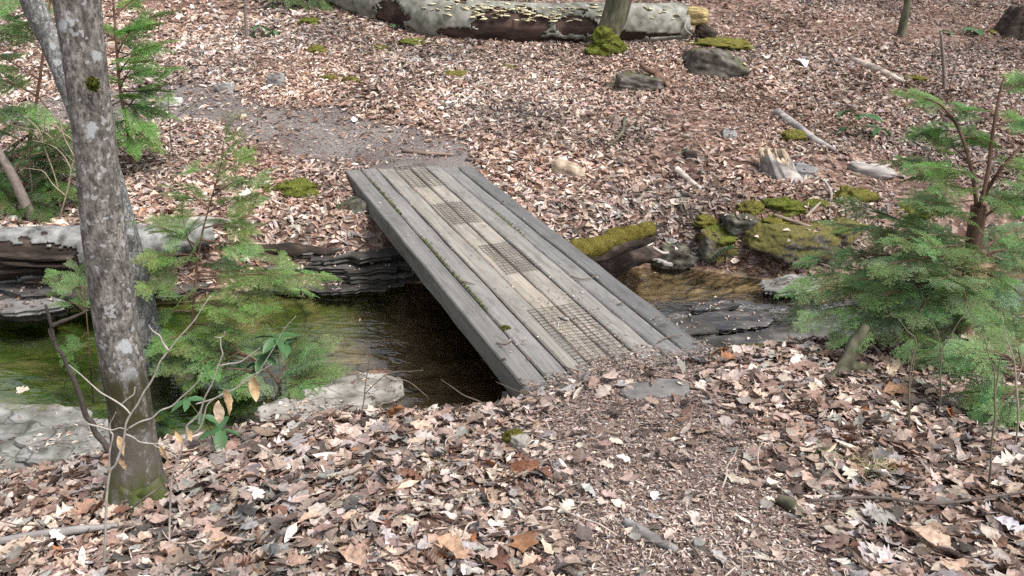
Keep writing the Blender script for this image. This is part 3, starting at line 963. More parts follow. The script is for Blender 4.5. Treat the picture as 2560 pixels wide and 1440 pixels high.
def k_ft(x, y, r):
    return (y > yf(x) + .1) & ~on_deck(x, y, .05) & in_view(x, y, terrain(x, y), 60)
litter_bits('fine_twigs', 3800, (-8, 9, 6.2, 14.5), k_ft, (.05, .2), (.0015, .0045), [2, 1, 2, 3, 3, 2, 3, 2, 4, 0], 91, 'fine dead twigs strewn over the leaves of the far slope', .03, .5, .3, .2)
def k_nt(x, y, r):
    return (y < yn(x) - .3) & ~on_deck(x, y, .02) & ~bare(x, y)
litter_bits('fine_twigs', 700, (-3, 3.2, 1.5, 4.8), k_nt, (.03, .13), (.001, .0022), [2, 1, 2, 3, 3, 2, 3, 2, 4, 0], 92, 'fine dead twigs strewn over the leaves of the near bank', .04, .6, .3, .2)
# dirt and scraps lying on the deck
r = np.random.default_rng(77)
n = 1010
u = np.concatenate([r.uniform(.02, BW - .02, 220), r.choice([.14, .28, .42, .56, .70, .84, .98], 360) + r.normal(0, .005, 360), r.uniform(.40, .76, 430)])
v = np.concatenate([r.uniform(.1, BL - .05, 580), .1 + .95 * r.random(430) ** 1.5])
P = B0 + EU * u[:, None] + EV * v[:, None] + np.array([0, 0, .006])
V, F = flakes(P, (.003, .013), (.002, .006), 78, .001, 1.0)
obj('deck_debris', mesh_np('deck_debris', V, F, M['leaf'], smooth=False, colr=np.repeat(leaf_colors(n, r, [1, 2, 2, 4, 4, 1, 3, 2, 6, 0]), 4, 0)), label='scraps of leaf and dirt lying in the gaps of the bridge deck', cat='leaf litter', kind='stuff')
# needles and bits along the wet margins
def k_mar(x, y, r):
    t = terrain(x, y)
    return (t > WATER - .01) & (t < WATER + .3) & (r.random(len(x)) < .5) & ~on_deck(x, y, -.2)
litter_bits('stream_edge_bits', 9000, (-4.5, 4.0, 3.4, 7.4), k_mar, (.006, .03), (.004, .018), [1, 2, 2, 3, 3, 2, 3, 1, 4, 1], 79, 'damp leaf scraps washed against the stream edges', .02)

# ------------------------------------------------------------------ single leaves one can pick out
leaf_meshes = {}
for kind, src in (('beech', T_near[:10]), ('oak', T_near[10:22]), ('broad', T_near[22:])):
    leaf_meshes[kind] = [mesh_np('fallen_leaf', V, F, M['leaf'], smooth=True, colr=np.ones((len(V), 3))) for V, F in src]
def put_leaf(kind, p, size, col, label, group=None, tilt=.3, yaw=None, mesh=None, r=random):
    o = bpy.data.objects.new('fallen_leaf', mesh or r.choice(leaf_meshes[kind]))
    COL.objects.link(o)
    nrm = Vector(tnormal(np.array([p[0]]), np.array([p[1]]))[0]) + Vector((r.gauss(0, tilt), r.gauss(0, tilt), 0))
    q = nrm.to_track_quat('Z', 'Y')
    o.rotation_mode = 'QUATERNION'
    from mathutils import Quaternion
    o.rotation_quaternion = q @ Quaternion((0, 0, 1), r.uniform(0, 6.283) if yaw is None else yaw)
    o.location = p
    o.scale = (size,) * 3
    o.color = (*col, 1)
    return tag(o, label, 'leaf', group)
kinds = {'beech': 'narrow beech leaf', 'oak': 'lobed oak leaf', 'broad': 'broad toothed leaf'}
tones = [('pale tan', (.56, .44, .35)), ('light brown', (.52, .37, .28)), ('pinkish brown', (.4, .275, .22)), ('rusty brown', (.33, .155, .075)), ('dark brown', (.19, .10, .07)), ('silvery grey', (.44, .41, .415)), ('cream', (.6, .52, .43))]
MARKS = [(345, 1290, 'at the foot of the big tree'), (100, 1200, 'left of the big tree'), (90, 1375, 'beside the long stick at lower left'), (550, 1130, 'by the broadleaf seedling'), (480, 1400, 'at the base of the taller pale sapling'),
         (715, 1075, 'under the low hemlock'), (700, 1290, 'in the middle of the left litter'), (900, 1200, 'by the slim pale twig'), (1000, 1070, 'on the bank edge near the bridge'), (1300, 1130, 'near the small mossy stone'),
         (1130, 1410, 'around the big tan oak leaf'), (1310, 1340, 'around the crumpled rusty leaf'), (1625, 1345, 'by the half-sunk grey stick'), (1975, 1280, 'by the mossy stick end'), (1800, 900, 'at the right corner of the bridge'),
         (2105, 945, 'at the foot of the leaning stub'), (2080, 1140, 'around the upright cream leaf'), (2180, 1195, 'around the straw grass tuft'), (2310, 1400, 'beside the pale peeled stick'), (2240, 960, 'under the right hemlock'),
         (2472, 1235, 'by the tallest thin stem'), (2280, 1285, 'along the dark whip of twig'), (2530, 1400, 'in the bottom right corner'), (2520, 1080, 'under the right edge seedling'), (2000, 1420, 'at the bottom right of the path'), (2020, 1020, 'in the litter below the pale ledge'),
         (860, 1400, 'low in the left litter'), (250, 1150, 'by the leaning dead stick'), (2270, 1095, 'by the greenish bare stem')]
def near_mark(px, py):
    return min(MARKS, key=lambda m_: (m_[0] - px) ** 2 + (m_[1] - py) ** 2)[2]
rr = random.Random(5)
cnt = 0
while cnt < 285:
    px, py = rr.uniform(-20, 2580), 1440 - 400 * rr.random() ** 1.5
    if rr.random() < .12: py = rr.uniform(900, 1040)
    p = gpix(px, py)
    if path_near(p.x, p.y) > .35 or on_deck(p.x, p.y, .03) or bare(p.x, p.y) or p.y > yn(p.x) - .35:
        continue
    kd = rr.choices(('beech', 'oak', 'broad'), (3, 4, 3))[0]
    if 1700 < px:
        tn = rr.choices(tones, (3, 3, 2, 1, 1, 3.5, 2))[0]
    else:
        tn = rr.choices(tones, (3, 4, 4, 2, 1.5, 2, 1))[0]
    jit = rr.uniform(.85, 1.12)
    sz = {'beech': rr.uniform(.06, .095), 'oak': rr.uniform(.08, .14), 'broad': rr.uniform(.07, .115)}[kd]
    p.z += rr.uniform(.012, .036)
    big = sz > {'beech': .077, 'oak': .11, 'broad': .092}[kd]
    lab = f"{'large' if big else 'small'} {tn[0]} {kinds[kd]} {near_mark(px, py)}"
    put_leaf(kd, p, sz * .86, tuple(min(.85, q * jit) for q in tn[1]), lab, 'single fallen leaves in the near litter', r=rr)
    cnt += 1
def one(px, py, kind, spx, col, label, tilt=.15, yaw=None, lift=.035, mesh=None, deck=False):
    p = zpix(px, py, .012) if deck else gpix(px, py)
    if not deck: p.z += lift
    return put_leaf(kind, p, msize(spx, p), col, label, None, tilt, yaw, mesh, rr)
one(1130, 1412, 'oak', 120, (.52, .36, .245), 'big tan oak leaf lying flat at the bottom edge of the litter', .05, 2.2, .05, leaf_meshes['oak'][3])
one(1310, 1375, 'broad', 100, (.3, .16, .085), 'crumpled rusty leaf close to the tan oak leaf at the bottom')
one(1240, 1395, 'beech', 50, (.75, .68, .58), 'small cream curled leaf beside the rusty crumpled leaf', .5)
one(1310, 1190, 'broad', 90, (.25, .12, .07), 'dark rusty upturned leaf below the small mossy stone', .6)
one(990, 1055, 'broad', 60, (.3, .14, .06), 'rusty curled leaf standing up at the edge of the bank', .9)
one(1797, 898, 'broad', 75, (.42, .24, .13), 'upright brown leaf at the right corner of the bridge', 1.6)
one(2165, 862, 'broad', 70, (.45, .27, .16), 'reddish leaf on the pale ledge right of the bridge', .9)
one(1695, 975, 'beech', 36, (.7, .62, .52), 'pale leaf beside the flat stone on the path', .2)
one(2070, 1145, 'beech', 55, (.72, .6, .42), 'cream narrow leaf standing upright in the right litter', 1.3)
one(2112, 1138, 'broad', 55, (.78, .7, .58), 'bright cream leaf next to the upright narrow leaf', .3)
one(2200, 1210, 'broad', 70, (.74, .7, .66), 'whitish leaf lying by the grass tuft in the right litter', .2)
one(2230, 935, 'beech', 90, (.7, .58, .42), 'large folded tan leaf beneath the right hemlock', .2)
one(2250, 1000, 'broad', 90, (.5, .3, .18), 'orange brown leaf under the folded tan leaf', .2)
one(2520, 1180, 'oak', 110, (.6, .54, .48), 'large pale lobed leaf among grey leaves at the right edge', .15)
one(2300, 1370, 'broad', 150, (.56, .43, .33), 'very broad tan leaf above the pale stick at bottom right', .1)
one(2510, 1340, 'broad', 80, (.52, .52, .56), 'pale grey crumpled leaf at the lower right edge', .2)
one(475, 1145, 'beech', 90, (.74, .62, .47), 'long cream leaf near the foot of the lichen-covered tree', .1, .3)
one(560, 1370, 'beech', 90, (.68, .52, .33), 'curled golden tan leaf low in the left litter', .2, .8)
one(180, 1000 + 130, 'beech', 70, (.7, .6, .5), 'cream leaf lying left of the tree beside the grey slab', .1, .1)
one(1000, 1245, 'beech', 110, (.74, .62, .48), 'long pale rolled leaf in the middle of the near litter', .1, -.1)
one(1555, 757, 'oak', 26, (.42, .38, .33), 'small grey oak leaf lying on the bridge deck', .05, None, 0, None, True)
one(1640, 795, 'oak', 22, (.45, .36, .3), 'tiny brown leaf near the right edge of the deck', .1, None, 0, None, True)
one(950, 985, 'oak', 60, (.45, .26, .16), 'reddish oak leaf lying on the white streamside rock', .1, None, .15)
one(975, 1003, 'beech', 45, (.74, .68, .6), 'cream leaf beside the reddish oak leaf on the streamside rock', .1, None, .12)
one(1998, 165, 'broad', 62, (.72, .7, .68), 'large whitish leaf lying alone high on the right slope', .2)
one(1915, 152, 'broad', 34, (.74, .72, .7), 'white leaf right of the mossy rock on the slope', .1)
one(1768, 643, 'broad', 40, (.66, .5, .4), 'pale leaf perched at the water edge by the mossy rocks', .8)

def afloat(px, py, spx, col, label):
    p = zpix(px, py, WATER + .006)
    o = put_leaf('beech' if spx < 34 else 'oak', p, msize(spx, p), col, label, 'leaves afloat on the stream', .02, None, None, rr)
    o.rotation_quaternion = Vector((0, 0, 1)).to_track_quat('Z', 'Y') @ o.rotation_quaternion.to_matrix().to_euler().to_quaternion()
afloat(1642, 683, 26, (.66, .58, .48), 'small pale leaf afloat beside the black rotten log')
afloat(1700, 662, 40, (.5, .33, .2), 'brown leaf afloat at the far water edge right of the bridge')
afloat(1830, 686, 24, (.7, .66, .6), 'whitish leaf afloat in front of the mossy boulder')
afloat(760, 742, 30, (.62, .52, .42), 'pale leaf afloat below the shale ledge left of the bridge')
afloat(900, 800, 24, (.4, .26, .17), 'small brown leaf afloat in the pool left of the bridge')
afloat(60, 975, 40, (.64, .56, .46), 'pale leaf afloat at the edge of the left slab')

# ------------------------------------------------------------------ rocks
def rock(name, p, size, m, label, cat='rock', seed=0, yaw=0.0, rough=.22, freq=1.6, flat=.0, sink=.25, parent=None, group=None, color=None, res=(64, 40), box=.55):
    V, Fs = sphere(*res)
    rp = np.random.default_rng(seed * 13 + 5)
    pn_ = rp.normal(0, 1, (15, 3))
    pn_ = np.vstack([pn_ / np.linalg.norm(pn_, axis=1)[:, None], np.eye(3), -np.eye(3)])
    pd_ = np.concatenate([rp.uniform(.66, .98, 15), rp.uniform(.7, .85, 6)])
    dots = np.maximum(V @ pn_.T, 1e-3)
    V = V * (pd_[None] / dots).min(1)[:, None]
    V = V * (1 + rough * .55 * fbm(V * freq * 1.6 + seed * 7.3, seed, 4, .55) + .09 * fbm(V * 6, seed + 3, 3) + .035 * fbm(V * 15, seed + 4, 2))[:, None]
    if flat:
        zt = .55
        V[:, 2] = np.where(V[:, 2] > zt, zt + (V[:, 2] - zt) * (1 - flat), V[:, 2])
    V = V * np.array(size) / 2
    V = V @ rotz(yaw).T
    V = V + np.array(p) + np.array([0, 0, size[2] * (.5 - sink)])
    o = part(name, V, Fs, m, parent, label=label, cat=cat, group=group)
    if color: o.color = (*color, 1)
    return o
def slab_mesh(L, W, T, seed, jag=.16, nseg=88, taper=.0):
    """a broken flat stone: jagged outline, layered rim, uneven top"""
    th = np.linspace(0, 2 * np.pi, nseg, endpoint=False)
    c, s = np.cos(th), np.sin(th)
    p = 2.6
    rad = 1 / (np.abs(c) ** p + np.abs(s) ** p) ** (1 / p)
    rad *= 1 + jag * fbm(np.stack([c * 1.7, s * 1.7], -1) + seed * 3.1, seed, 3) + jag * .4 * vnoise(np.stack([c * 6, s * 6], -1) + seed, seed + 1) + jag * .35 * vnoise(np.stack([c * 19, s * 19], -1) + seed, seed + 2)
    rings = []
    for (k, z) in ((.0, -1), (.9, -1), (.97, -.7), (.93, -.45), (1.0, -.2), (.97, .0), (.88, .02), (.55, .05), (.2, .05)):
        rj = 1 + (.03 * vnoise(np.stack([c * 5, s * 5, np.full(nseg, z * 9)], -1), seed + 4) if k else 0)
        x = c * rad * k * rj * L / 2
        y = s * rad * k * rj * W / 2
        zz = z * T + (.10 * T * vnoise(np.stack([x / max(L, .01) * 6, y / max(W, .01) * 6], -1) + seed, seed) if z > -.3 else 0) * (k > 0)
        rings.append(np.stack([x, y, np.broadcast_to(zz, x.shape) + taper * x], -1))
    V = np.vstack(rings[1:] + [rings[-1][:1] * 0 + np.array([[0, 0, .05 * T]])])
    R = len(rings) - 1
    i = np.arange(R - 1)[:, None] * nseg
    j = np.arange(nseg)[None]
    F = np.stack([i + j, i + (j + 1) % nseg, i + nseg + (j + 1) % nseg, i + nseg + j], -1).reshape(-1, 4)
    jj = np.arange(nseg)
    top = np.stack([np.full(nseg, len(V) - 1), (R - 1) * nseg + jj, (R - 1) * nseg + (jj + 1) % nseg], -1)
    return V, [F, top]
def slab(name, p, L, W, T, m, seed, yaw=0.0, tilt=(0, 0), parent=None, label=None, cat=None, group=None, jag=.16, color=None, taper=0):
    V, Fs = slab_mesh(L, W, T, seed, jag, taper=taper)
    V = V @ (rotz(yaw) @ roty(tilt[1]) @ rotx(tilt[0])).T + np.array(p)
    o = part(name, V, Fs, m, parent, smooth=False, label=label, cat=cat, group=group)
    if color: o.color = (*color, 1)
    return o

# boulder that carries the far end of the bridge
p = zpix(905, 602, -.36)
rock('boulder', p + Vector((.02, .16, .02)), (.6, .46, .42), M['dark_rock'], 'dark damp boulder under the far left corner of the bridge', seed=3, yaw=.3, sink=.2)
# shale ledge along the far bank under the bridge
led = empty('shale_ledge', zpix(860, 715, WATER), 'layered dark shale ledge along the far water edge left of the bridge', 'rock ledge')
for kx, (px, py, z, L, W, T, yw) in enumerate([(880, 718, -.585, .95, .6, .05, .25), (700, 722, -.585, .9, .5, .05, .2), (960, 690, -.52, .8, .5, .07, .3), (800, 690, -.52, 1.0, .5, .06, .22),
                                               (650, 676, -.47, .9, .5, .06, .15), (930, 665, -.45, .85, .5, .06, .35), (760, 660, -.42, 1.05, .5, .05, .2), (620, 645, -.38, .8, .4, .06, .1),
                                               (880, 640, -.37, .9, .45, .06, .28), (720, 632, -.34, .8, .4, .05, .15)]):
    q = zpix(px, py, z)
    slab('slab', q + Vector((0, W * .42, 0)), L, W, T, M['shale'], 20 + kx, yw, (random.uniform(-.05, .05), random.uniform(-.05, .05)), led, jag=.22)
led2 = empty('shale_ledge', zpix(90, 770, WATER), 'grey stone ledge shelving into the pool below the white-barked log', 'rock ledge')
for kx, (px, py, z, L, W, T, yw) in enumerate([(60, 785, -.57, .5, .3, .06, .1), (40, 765, -.47, .62, .5, .06, .12), (150, 730, -.42, 1.2, .6, .06, .1), (-120, 740, -.45, .9, .6, .08, 0), (330, 725, -.48, .9, .4, .07, .2), (480, 715, -.52, .8, .4, .06, .2)]):
    q = zpix(px, py, z)
    o = slab('slab', q + Vector((0, W * .4, 0)), L, W, T, M['shale'] if kx not in (1,) else M['rock'], 40 + kx, yw, (.03, random.uniform(-.04, .04)), led2, jag=.2)
# white rock on the near side, pale green slab at the left
q = zpix(880, 985, -.57)
slab('flat_rock', q + Vector((.0, .06, -.005)), .6, .36, .16, M['pale_rock'], 61, .35, (.05, -.03), label='bright whitish flat rock at the water edge left of the bridge', cat='rock', jag=.14)
q = zpix(745, 1035, -.5)
slab('flat_rock', q + Vector((-.05, .0, .02)), .36, .24, .14, M['pale_rock'], 63, .2, (.04, .03), label='smaller whitish rock half hidden by the low hemlock', cat='rock', jag=.14)
q = zpix(40, 1095, -.53)
slab('rock_slab', q + Vector((-.15, -.02, .03)), 1.1, .62, .13, M['green_slab'], 65, .18, (.03, .02), label='large pale greenish slab shelving into the pool at the left edge', cat='rock', jag=.1)
q = zpix(225, 1100, -.49)
slab('rock_slab', q + Vector((-.02, .0, .0)), .6, .36, .1, M['green_slab'], 66, .3, (.06, .05), label='cracked grey slab left of the lichen-covered tree', cat='rock', jag=.16)
# right stream rocks
for kx, (px, py, z, L, W, T, yw, m, lab) in enumerate([
    (1900, 872, -.575, 1.25, .3, .06, .28, 'shale', 'pale algae-stained ledge at the near water edge right of the bridge'),
    (1840, 815, -.60, .62, .3, .04, .3, 'wet_slate', 'wet dark slate plate in the shallows nearest the pale ledge'),
    (1790, 782, -.585, .42, .1, .035, .35, 'wet_slate', 'narrow dark stone splitting the riffle right of the bridge'),
    (1720, 835, -.56, .4, .28, .06, .2, 'shale', 'broken shale piece by the right corner of the bridge'),
    (1985, 722, -.58, .55, .26, .05, .4, 'green_slab', 'pale split stone at the water edge below the mossy boulder'),
    (2200, 850, -.56, .9, .4, .06, .2, 'shale', 'shale slab behind the right hemlock stump'),
]):
    q = zpix(px, py, z)
    slab('stream_stone', q + Vector((0, .1, .012)), L, W, T, M[m], 70 + kx, yw, (random.uniform(-.04, .04), random.uniform(-.05, .05)), label=lab, cat='rock', jag=.22)
from mathutils.bvhtree import BVHTree
def dust(objs, n, sx, sy, wts, seed, name, label):
    r = np.random.default_rng(seed)
    P = []
    for o in objs:
        w = root_loc(o)
        vs = [v.co + w for v in o.data.vertices]
        bv = BVHTree.FromPolygons(vs, [tuple(p.vertices) for p in o.data.polygons])
        A = np.array([list(v) for v in vs])
        lo, hi = A.min(0), A.max(0)
        for _ in range(n):
            x, y = r.uniform(lo[0], hi[0]), r.uniform(lo[1], hi[1])
            if vnoise(np.array([x * 4, y * 4]), seed) < -.15 and r.random() < .8:
                continue
            h = bv.ray_cast(Vector((x, y, hi[2] + .3)), Vector((0, 0, -1)))
            if h[0] is not None and h[0].z > WATER + .005:
                P.append(h[0] + Vector((0, 0, .004)))
    V, F = flakes(np.array([list(p) for p in P]), sx, sy, seed + 1, 0, 1.0)
    obj(name, mesh_np(name, V, F, M['leaf'], smooth=False, colr=np.repeat(leaf_colors(len(P), r, wts), 4, 0)), label=label, cat='leaf litter', kind='stuff')
dust([o for o in COL.objects if o.name.split('.')[0] in ('flat_rock', 'rock_slab', 'flat_stone')], 260, (.004, .022), (.003, .012), [2, 2, 3, 3, 3, 2, 2, 1.5, 4, .5], 301, 'slab_litter', 'crumbs of leaf and bark on the pale streamside slabs')
dust(list(led.children) + list(led2.children), 260, (.006, .035), (.004, .018), [4, 3, 3, 3, 3, 2, 2, 3, 4, .5], 302, 'ledge_litter', 'leaf scraps caught on the shale ledges of the far bank')
dust([o for o in COL.objects if o.name.split('.')[0] == 'stream_stone'], 60, (.005, .025), (.003, .014), [2, 2, 2, 3, 3, 1, 2, 2, 4, 1], 303, 'stone_litter', 'scraps of leaf stranded on the stones right of the bridge')
# mossy boulder on the right and the bank stones
q = zpix(1945, 690, -.58)
rock('mossy_boulder', q + Vector((.1, .2, .1)), (.92, .62, .42), M['moss_rock'], 'moss-topped boulder at the far water edge right of the bridge', seed=8, yaw=.35, sink=.12, flat=.5)
for kx, (px, py, wpx, hpx, m, lab) in enumerate([
    (1790, 640, 110, 70, 'moss_rock', 'mossy bank stone just left of the big mossy boulder'),
    (1690, 668, 150, 60, 'dark_rock', 'dark bank stone between the rotten log and the mossy stones'),
    (1860, 590, 120, 60, 'dark_rock', 'dark stone set in the bank above the mossy boulder'),
    (2110, 600, 130, 60, 'moss_rock', 'mossy stone behind the right hemlock sprays'),
]):
    g = gpix(px, py)
    s = msize(wpx, g)
    rock('bank_stone', g + Vector((0, s * .2, 0)), (s * 1.1, s * .8, msize(hpx, g) * 1.5), M[m], lab, seed=30 + kx, yaw=.2 * kx, sink=.3)
# stones on the slope
def slope_rock(px, py, wpx, hpx, m, lab, seed, **k):
    g = gpix(px, py)
    s = msize(wpx, g)
    return rock('slope_rock', g + Vector((0, s * .15, 0)), (s, s * .75, msize(hpx, g) * 1.6), M[m], lab, seed=seed, sink=k.pop('sink', .35), **k)
slope_rock(1790, 180, 210, 66, 'slope_stone', 'long dark moss-capped rock right of the mossy-footed tree', 41, sink=.42)
slope_rock(1600, 218, 150, 40, 'slope_stone', 'low dark stone beneath the exposed root', 42, sink=.45)
slope_rock(690, 215, 55, 34, 'rock', 'small grey stone beside the far path', 43)
slope_rock(560, 232, 60, 30, 'rock', 'pale grey stone at the upper edge of the far path', 44, color=(1.7, 1.7, 1.7))
slope_rock(430, 265, 70, 22, 'rock', 'flat whitish stone on the far path', 45, color=(1.9, 1.9, 1.9))
slope_rock(1822, 345, 46, 26, 'rock', 'flat blue-grey stone lying alone on the right slope', 46, color=(1.25, 1.3, 1.36))
slope_rock(1996, 440, 110, 32, 'rock', 'grey slate lying against the splintered stump', 47, color=(.95, .97, 1.0))
slope_rock(1360, 105, 90, 20, 'rock', 'flat stone under the middle of the great log', 48)
# near stones
g = gpix(1640, 985)
slab('flat_stone', g + Vector((0, .03, .012)), msize(190, g), msize(190, g) * .42, .07, M['rock'], 81, .32, (0.02, 0), label='flat grey stepping stone set in the path at the near bridge end', cat='stone', color=(.72, .72, .72))
g = gpix(1300, 1128)
o = rock('small_stone', g, (.10, .08, .09), M['rock'], 'small grey stone with a cap of yellow moss in the near litter', cat='stone', seed=51, sink=.1, color=(1.3, 1.25, 1.15))
g = gpix(1745, 1370)
rock('small_stone', g, (.05, .06, .05), M['rock'], 'little grey stone among the pale wood chips', cat='stone', seed=52, sink=.2)

_sr = [o for o in COL.objects if o.name.split('.')[0] in ('slope_rock', 'bank_stone', 'mossy_boulder')]
dust(_sr, 26, (.02, .05), (.01, .022), [3, 4, 4, 3, 3, 2, 2, 2, 2, .5], 304, 'rock_litter', 'dead leaves lying on the stones of the far bank and slope')
# ------------------------------------------------------------------ moss
def moss_shape(sx, sy, sz, seed, fuzz=420):
    V, Fs = sphere(44, 24)
    V = V * (1 + .55 * fbm(V * 1.9 + seed, seed, 3) + .22 * fbm(V * 6 + seed, seed + 2, 3))[:, None]
    V = V * np.array([sx, sy, sz])
    r = np.random.default_rng(seed)
    k = r.integers(0, len(V) - 2, fuzz)
    B = V[k] * r.uniform(.96, 1.03, (fuzz, 1))
    up = V[k] / np.array([sx, sy, sz]) + r.normal(0, .5, (fuzz, 3)) + np.array([0, 0, .5])
    up /= np.linalg.norm(up, axis=1)[:, None]
    sd = np.cross(up, r.normal(0, 1, (fuzz, 3)))
    sd /= np.linalg.norm(sd, axis=1)[:, None]
    h, w = .010, .003
    T = np.stack([B - sd * w, B + sd * w, B + up * h * r.uniform(.4, 1.2, (fuzz, 1))], 1).reshape(-1, 3)
    return merge([(V, Fs), (T, [np.arange(fuzz * 3).reshape(-1, 3)])])
def moss(px, py, wpx, hpx, lab, seed, m='moss', lift=0.0, p=None, parent=None, group=None, depth=.7):
    g = p if p is not None else gpix(px, py)
    w = msize(wpx, g) / 2
    h = msize(hpx, g) / 2
    V, Fs = moss_shape(w, w * depth, h, seed)
    V[:, 2] *= .75
    V[:, :2] *= 1.1
    V = V + np.array(g) + np.array([0, w * depth * .3, h * .08 + lift])
    return part('moss_clump' if parent is None else 'moss', V, Fs, M[m], parent, label=lab if parent is None else None, cat='moss' if parent is None else None, group=group)
mg = 'moss clumps along the far bank'
moss(1770, 560, 70, 45, 'round green moss clump above the mossy bank stone', 3, 'moss', group=mg)
moss(1800, 600, 90, 70, 'hanging moss clump over the dark bank stones', 4, 'moss_green', group=mg)
moss(1880, 530, 70, 60, 'left moss clump of the pair under the grey twigs', 5, 'moss', group=mg)
moss(1960, 525, 90, 60, 'right moss clump of the pair under the grey twigs', 6, 'moss_green', group=mg)
moss(1935, 560, 70, 50, 'low yellow moss clump just above the big mossy boulder', 7, 'moss', group=mg)
moss(2040, 520, 70, 40, 'flat moss patch beside the dome of moss', 8, 'moss_green', group=mg)
moss(2140, 505, 100, 80, 'largest yellow dome of moss left of the right hemlock', 9, 'moss', group=mg)
moss(2050, 592, 110, 40, 'yellow moss cushion on the back of the mossy boulder', 10, 'moss', .04, group=mg)
moss(1740, 495, 40, 22, 'tiny moss tuft in the litter right of the bridge', 11, 'moss', group=mg)
moss(2280, 530, 90, 50, 'moss mound half hidden behind hemlock sprays', 12, 'moss', group=mg)
mh = 'moss patches on the far slope'
moss(745, 480, 110, 60, 'grassy green moss mound left of the far bridge end', 13, 'moss_green', group=mh)
moss(670, 480, 60, 40, 'dark moss mound beside the grassy moss mound', 14, 'moss_green', group=mh)
moss(1130, 190, 80, 30, 'bright green moss patch with a grey stone in the middle of the slope', 15, 'moss', group=mh)
moss(1270, 170, 50, 16, 'thin moss patch right of the bright green one', 16, 'moss', group=mh)
moss(960, 125, 70, 22, 'yellow moss patch left below the great log', 17, 'moss', group=mh)
moss(1040, 108, 90, 22, 'greener moss patch right below the great log', 18, 'moss_green', group=mh)
moss(790, 130, 46, 36, 'upper moss clump of two left of the log', 19, 'moss', group=mh)
moss(775, 60, 56, 36, 'dark moss clump at the top beside the log end', 20, 'moss_green', group=mh)
moss(875, 205, 44, 30, 'small ochre moss clump above the far path', 21, 'moss', group=mh)
moss(825, 200, 44, 30, 'ochre moss clump left of the other small one', 22, 'moss', group=mh)
moss(1985, 350, 75, 52, 'green moss clump on the fallen weathered branch', 23, 'moss', group=mh)
moss(1800, 115, 150, 40, 'moss cap on the long dark rock', 24, 'moss', .0, group=mh)
moss(690, 195, 30, 22, 'little moss tuft on the stone by the far path', 25, 'moss_green', group=mh)
moss(2290, 200, 60, 26, 'dull moss patch at the upper right', 26, 'moss', group=mh)
moss(2490, 85, 40, 20, 'small moss tuft near the dark stump at top right', 27, 'moss', group=mh)
g = gpix(1290, 1122)
moss(0, 0, 46, 40, 'yellow moss cushion growing on the small near stone', 28, 'moss', .06, p=g + Vector((-.01, -.015, 0)))
moss(1930, 880, 160, 16, 'thin yellow moss mat on the pale ledge right of the bridge', 29, 'moss', .0, p=zpix(1930, 880, -.5), depth=.35)
p = zpix(1262, 822, .0)
moss(0, 0, 22, 12, 'dry little moss tuft lying on the left of the deck', 30, 'moss_green', .0, p=p)

# ------------------------------------------------------------------ fallen logs
def grid_tube(P, rad, sides, seed, wob, wf):
    V, Fs = tube(P, rad, sides, n=len(P), wob=wob, wf=wf, seed=seed, cap=False)
    return V, Fs[0], len(P), sides
def log(name, pts, rad, m_bark, m_wood, label, n, sides, seed, hole, th=.022, wob=.1, holes=()):
    """a fallen trunk: wood core, and a thick bark shell that has broken away in places"""
    P = spline(pts, n)
    o = empty(name, Vector(P[len(P) // 2]) - Vector((0, 0, float(np.mean(rad)))), label, 'fallen log')
    rd = np.interp(np.linspace(0, 1, n), np.linspace(0, 1, len(rad)), rad)
    V, Fs = tube(P, rd - th, sides, n=n, wob=wob, wf=2.5, seed=seed)
    part('wood', V, Fs, m_wood, o)
    V, Fs = tube(P, rd, sides, n=n, wob=wob, wf=2.5, seed=seed, cap=False)
    F = Fs[0]
    C = V[F].mean(1)
    jag = .22 * vnoise(C * 11, seed + 8) + .16 * vnoise(np.floor(C * 9 + .4 * vnoise(C * 20, 2)[:, None]), seed + 4) + .1 * vnoise(C * 40, seed + 9)
    mask = fbm(C * 2.6, seed + 3, 2) + jag * .6 < hole
    for (px, py, rp) in holes:
        d = C - np.array([0, 0, EYE])
        dz = d @ FW
        X = 1280 + FPX * (d @ RT) / dz
        Y = 720 - FPX * (d @ UP) / dz
        mask &= ~(np.hypot((X - px) / rp[0], (Y - py) / rp[1]) + jag < 1)
    used = F[mask]
    idx, inv = np.unique(used, return_inverse=True)
    Vb = V[idx] + .006 * np.stack([vnoise(V[idx] * 22, seed + kk) for kk in (1, 2, 3)], -1)
    b = part('bark', Vb, inv.reshape(-1, 4), m_bark, o)
    solidify(b, th * .9, -1)
    return o, P, rd
bot = [(560, -60), (700, -22), (850, 22), (980, 62), (1110, 96), (1300, 112), (1480, 110), (1600, 110), (1705, 106)]
LR = .285
pts = [gpix(a, b) + Vector((0, LR * .75, LR * .72)) for a, b in bot]
biglog, PL, RL = log('fallen_log', pts, [.30, .30, .295, .29, .285, .28, .275, .27, .26], M['log_bark'], M['log_wood'], 'great fallen log with peeling grey bark and yellow shelf fungi up the slope', 360, 84, 5, .5, .024, .07,
                     holes=[(1275, 64, (98, 44)), (975, 42, (42, 40)), (1440, 66, (54, 28)), (1150, 84, (60, 16)), (880, 50, (24, 18)), (1560, 92, (60, 12)), (1300, 105, (150, 14)), (1180, 96, (110, 12)), (1620, 88, (90, 6)), (960, 72, (60, 10))])
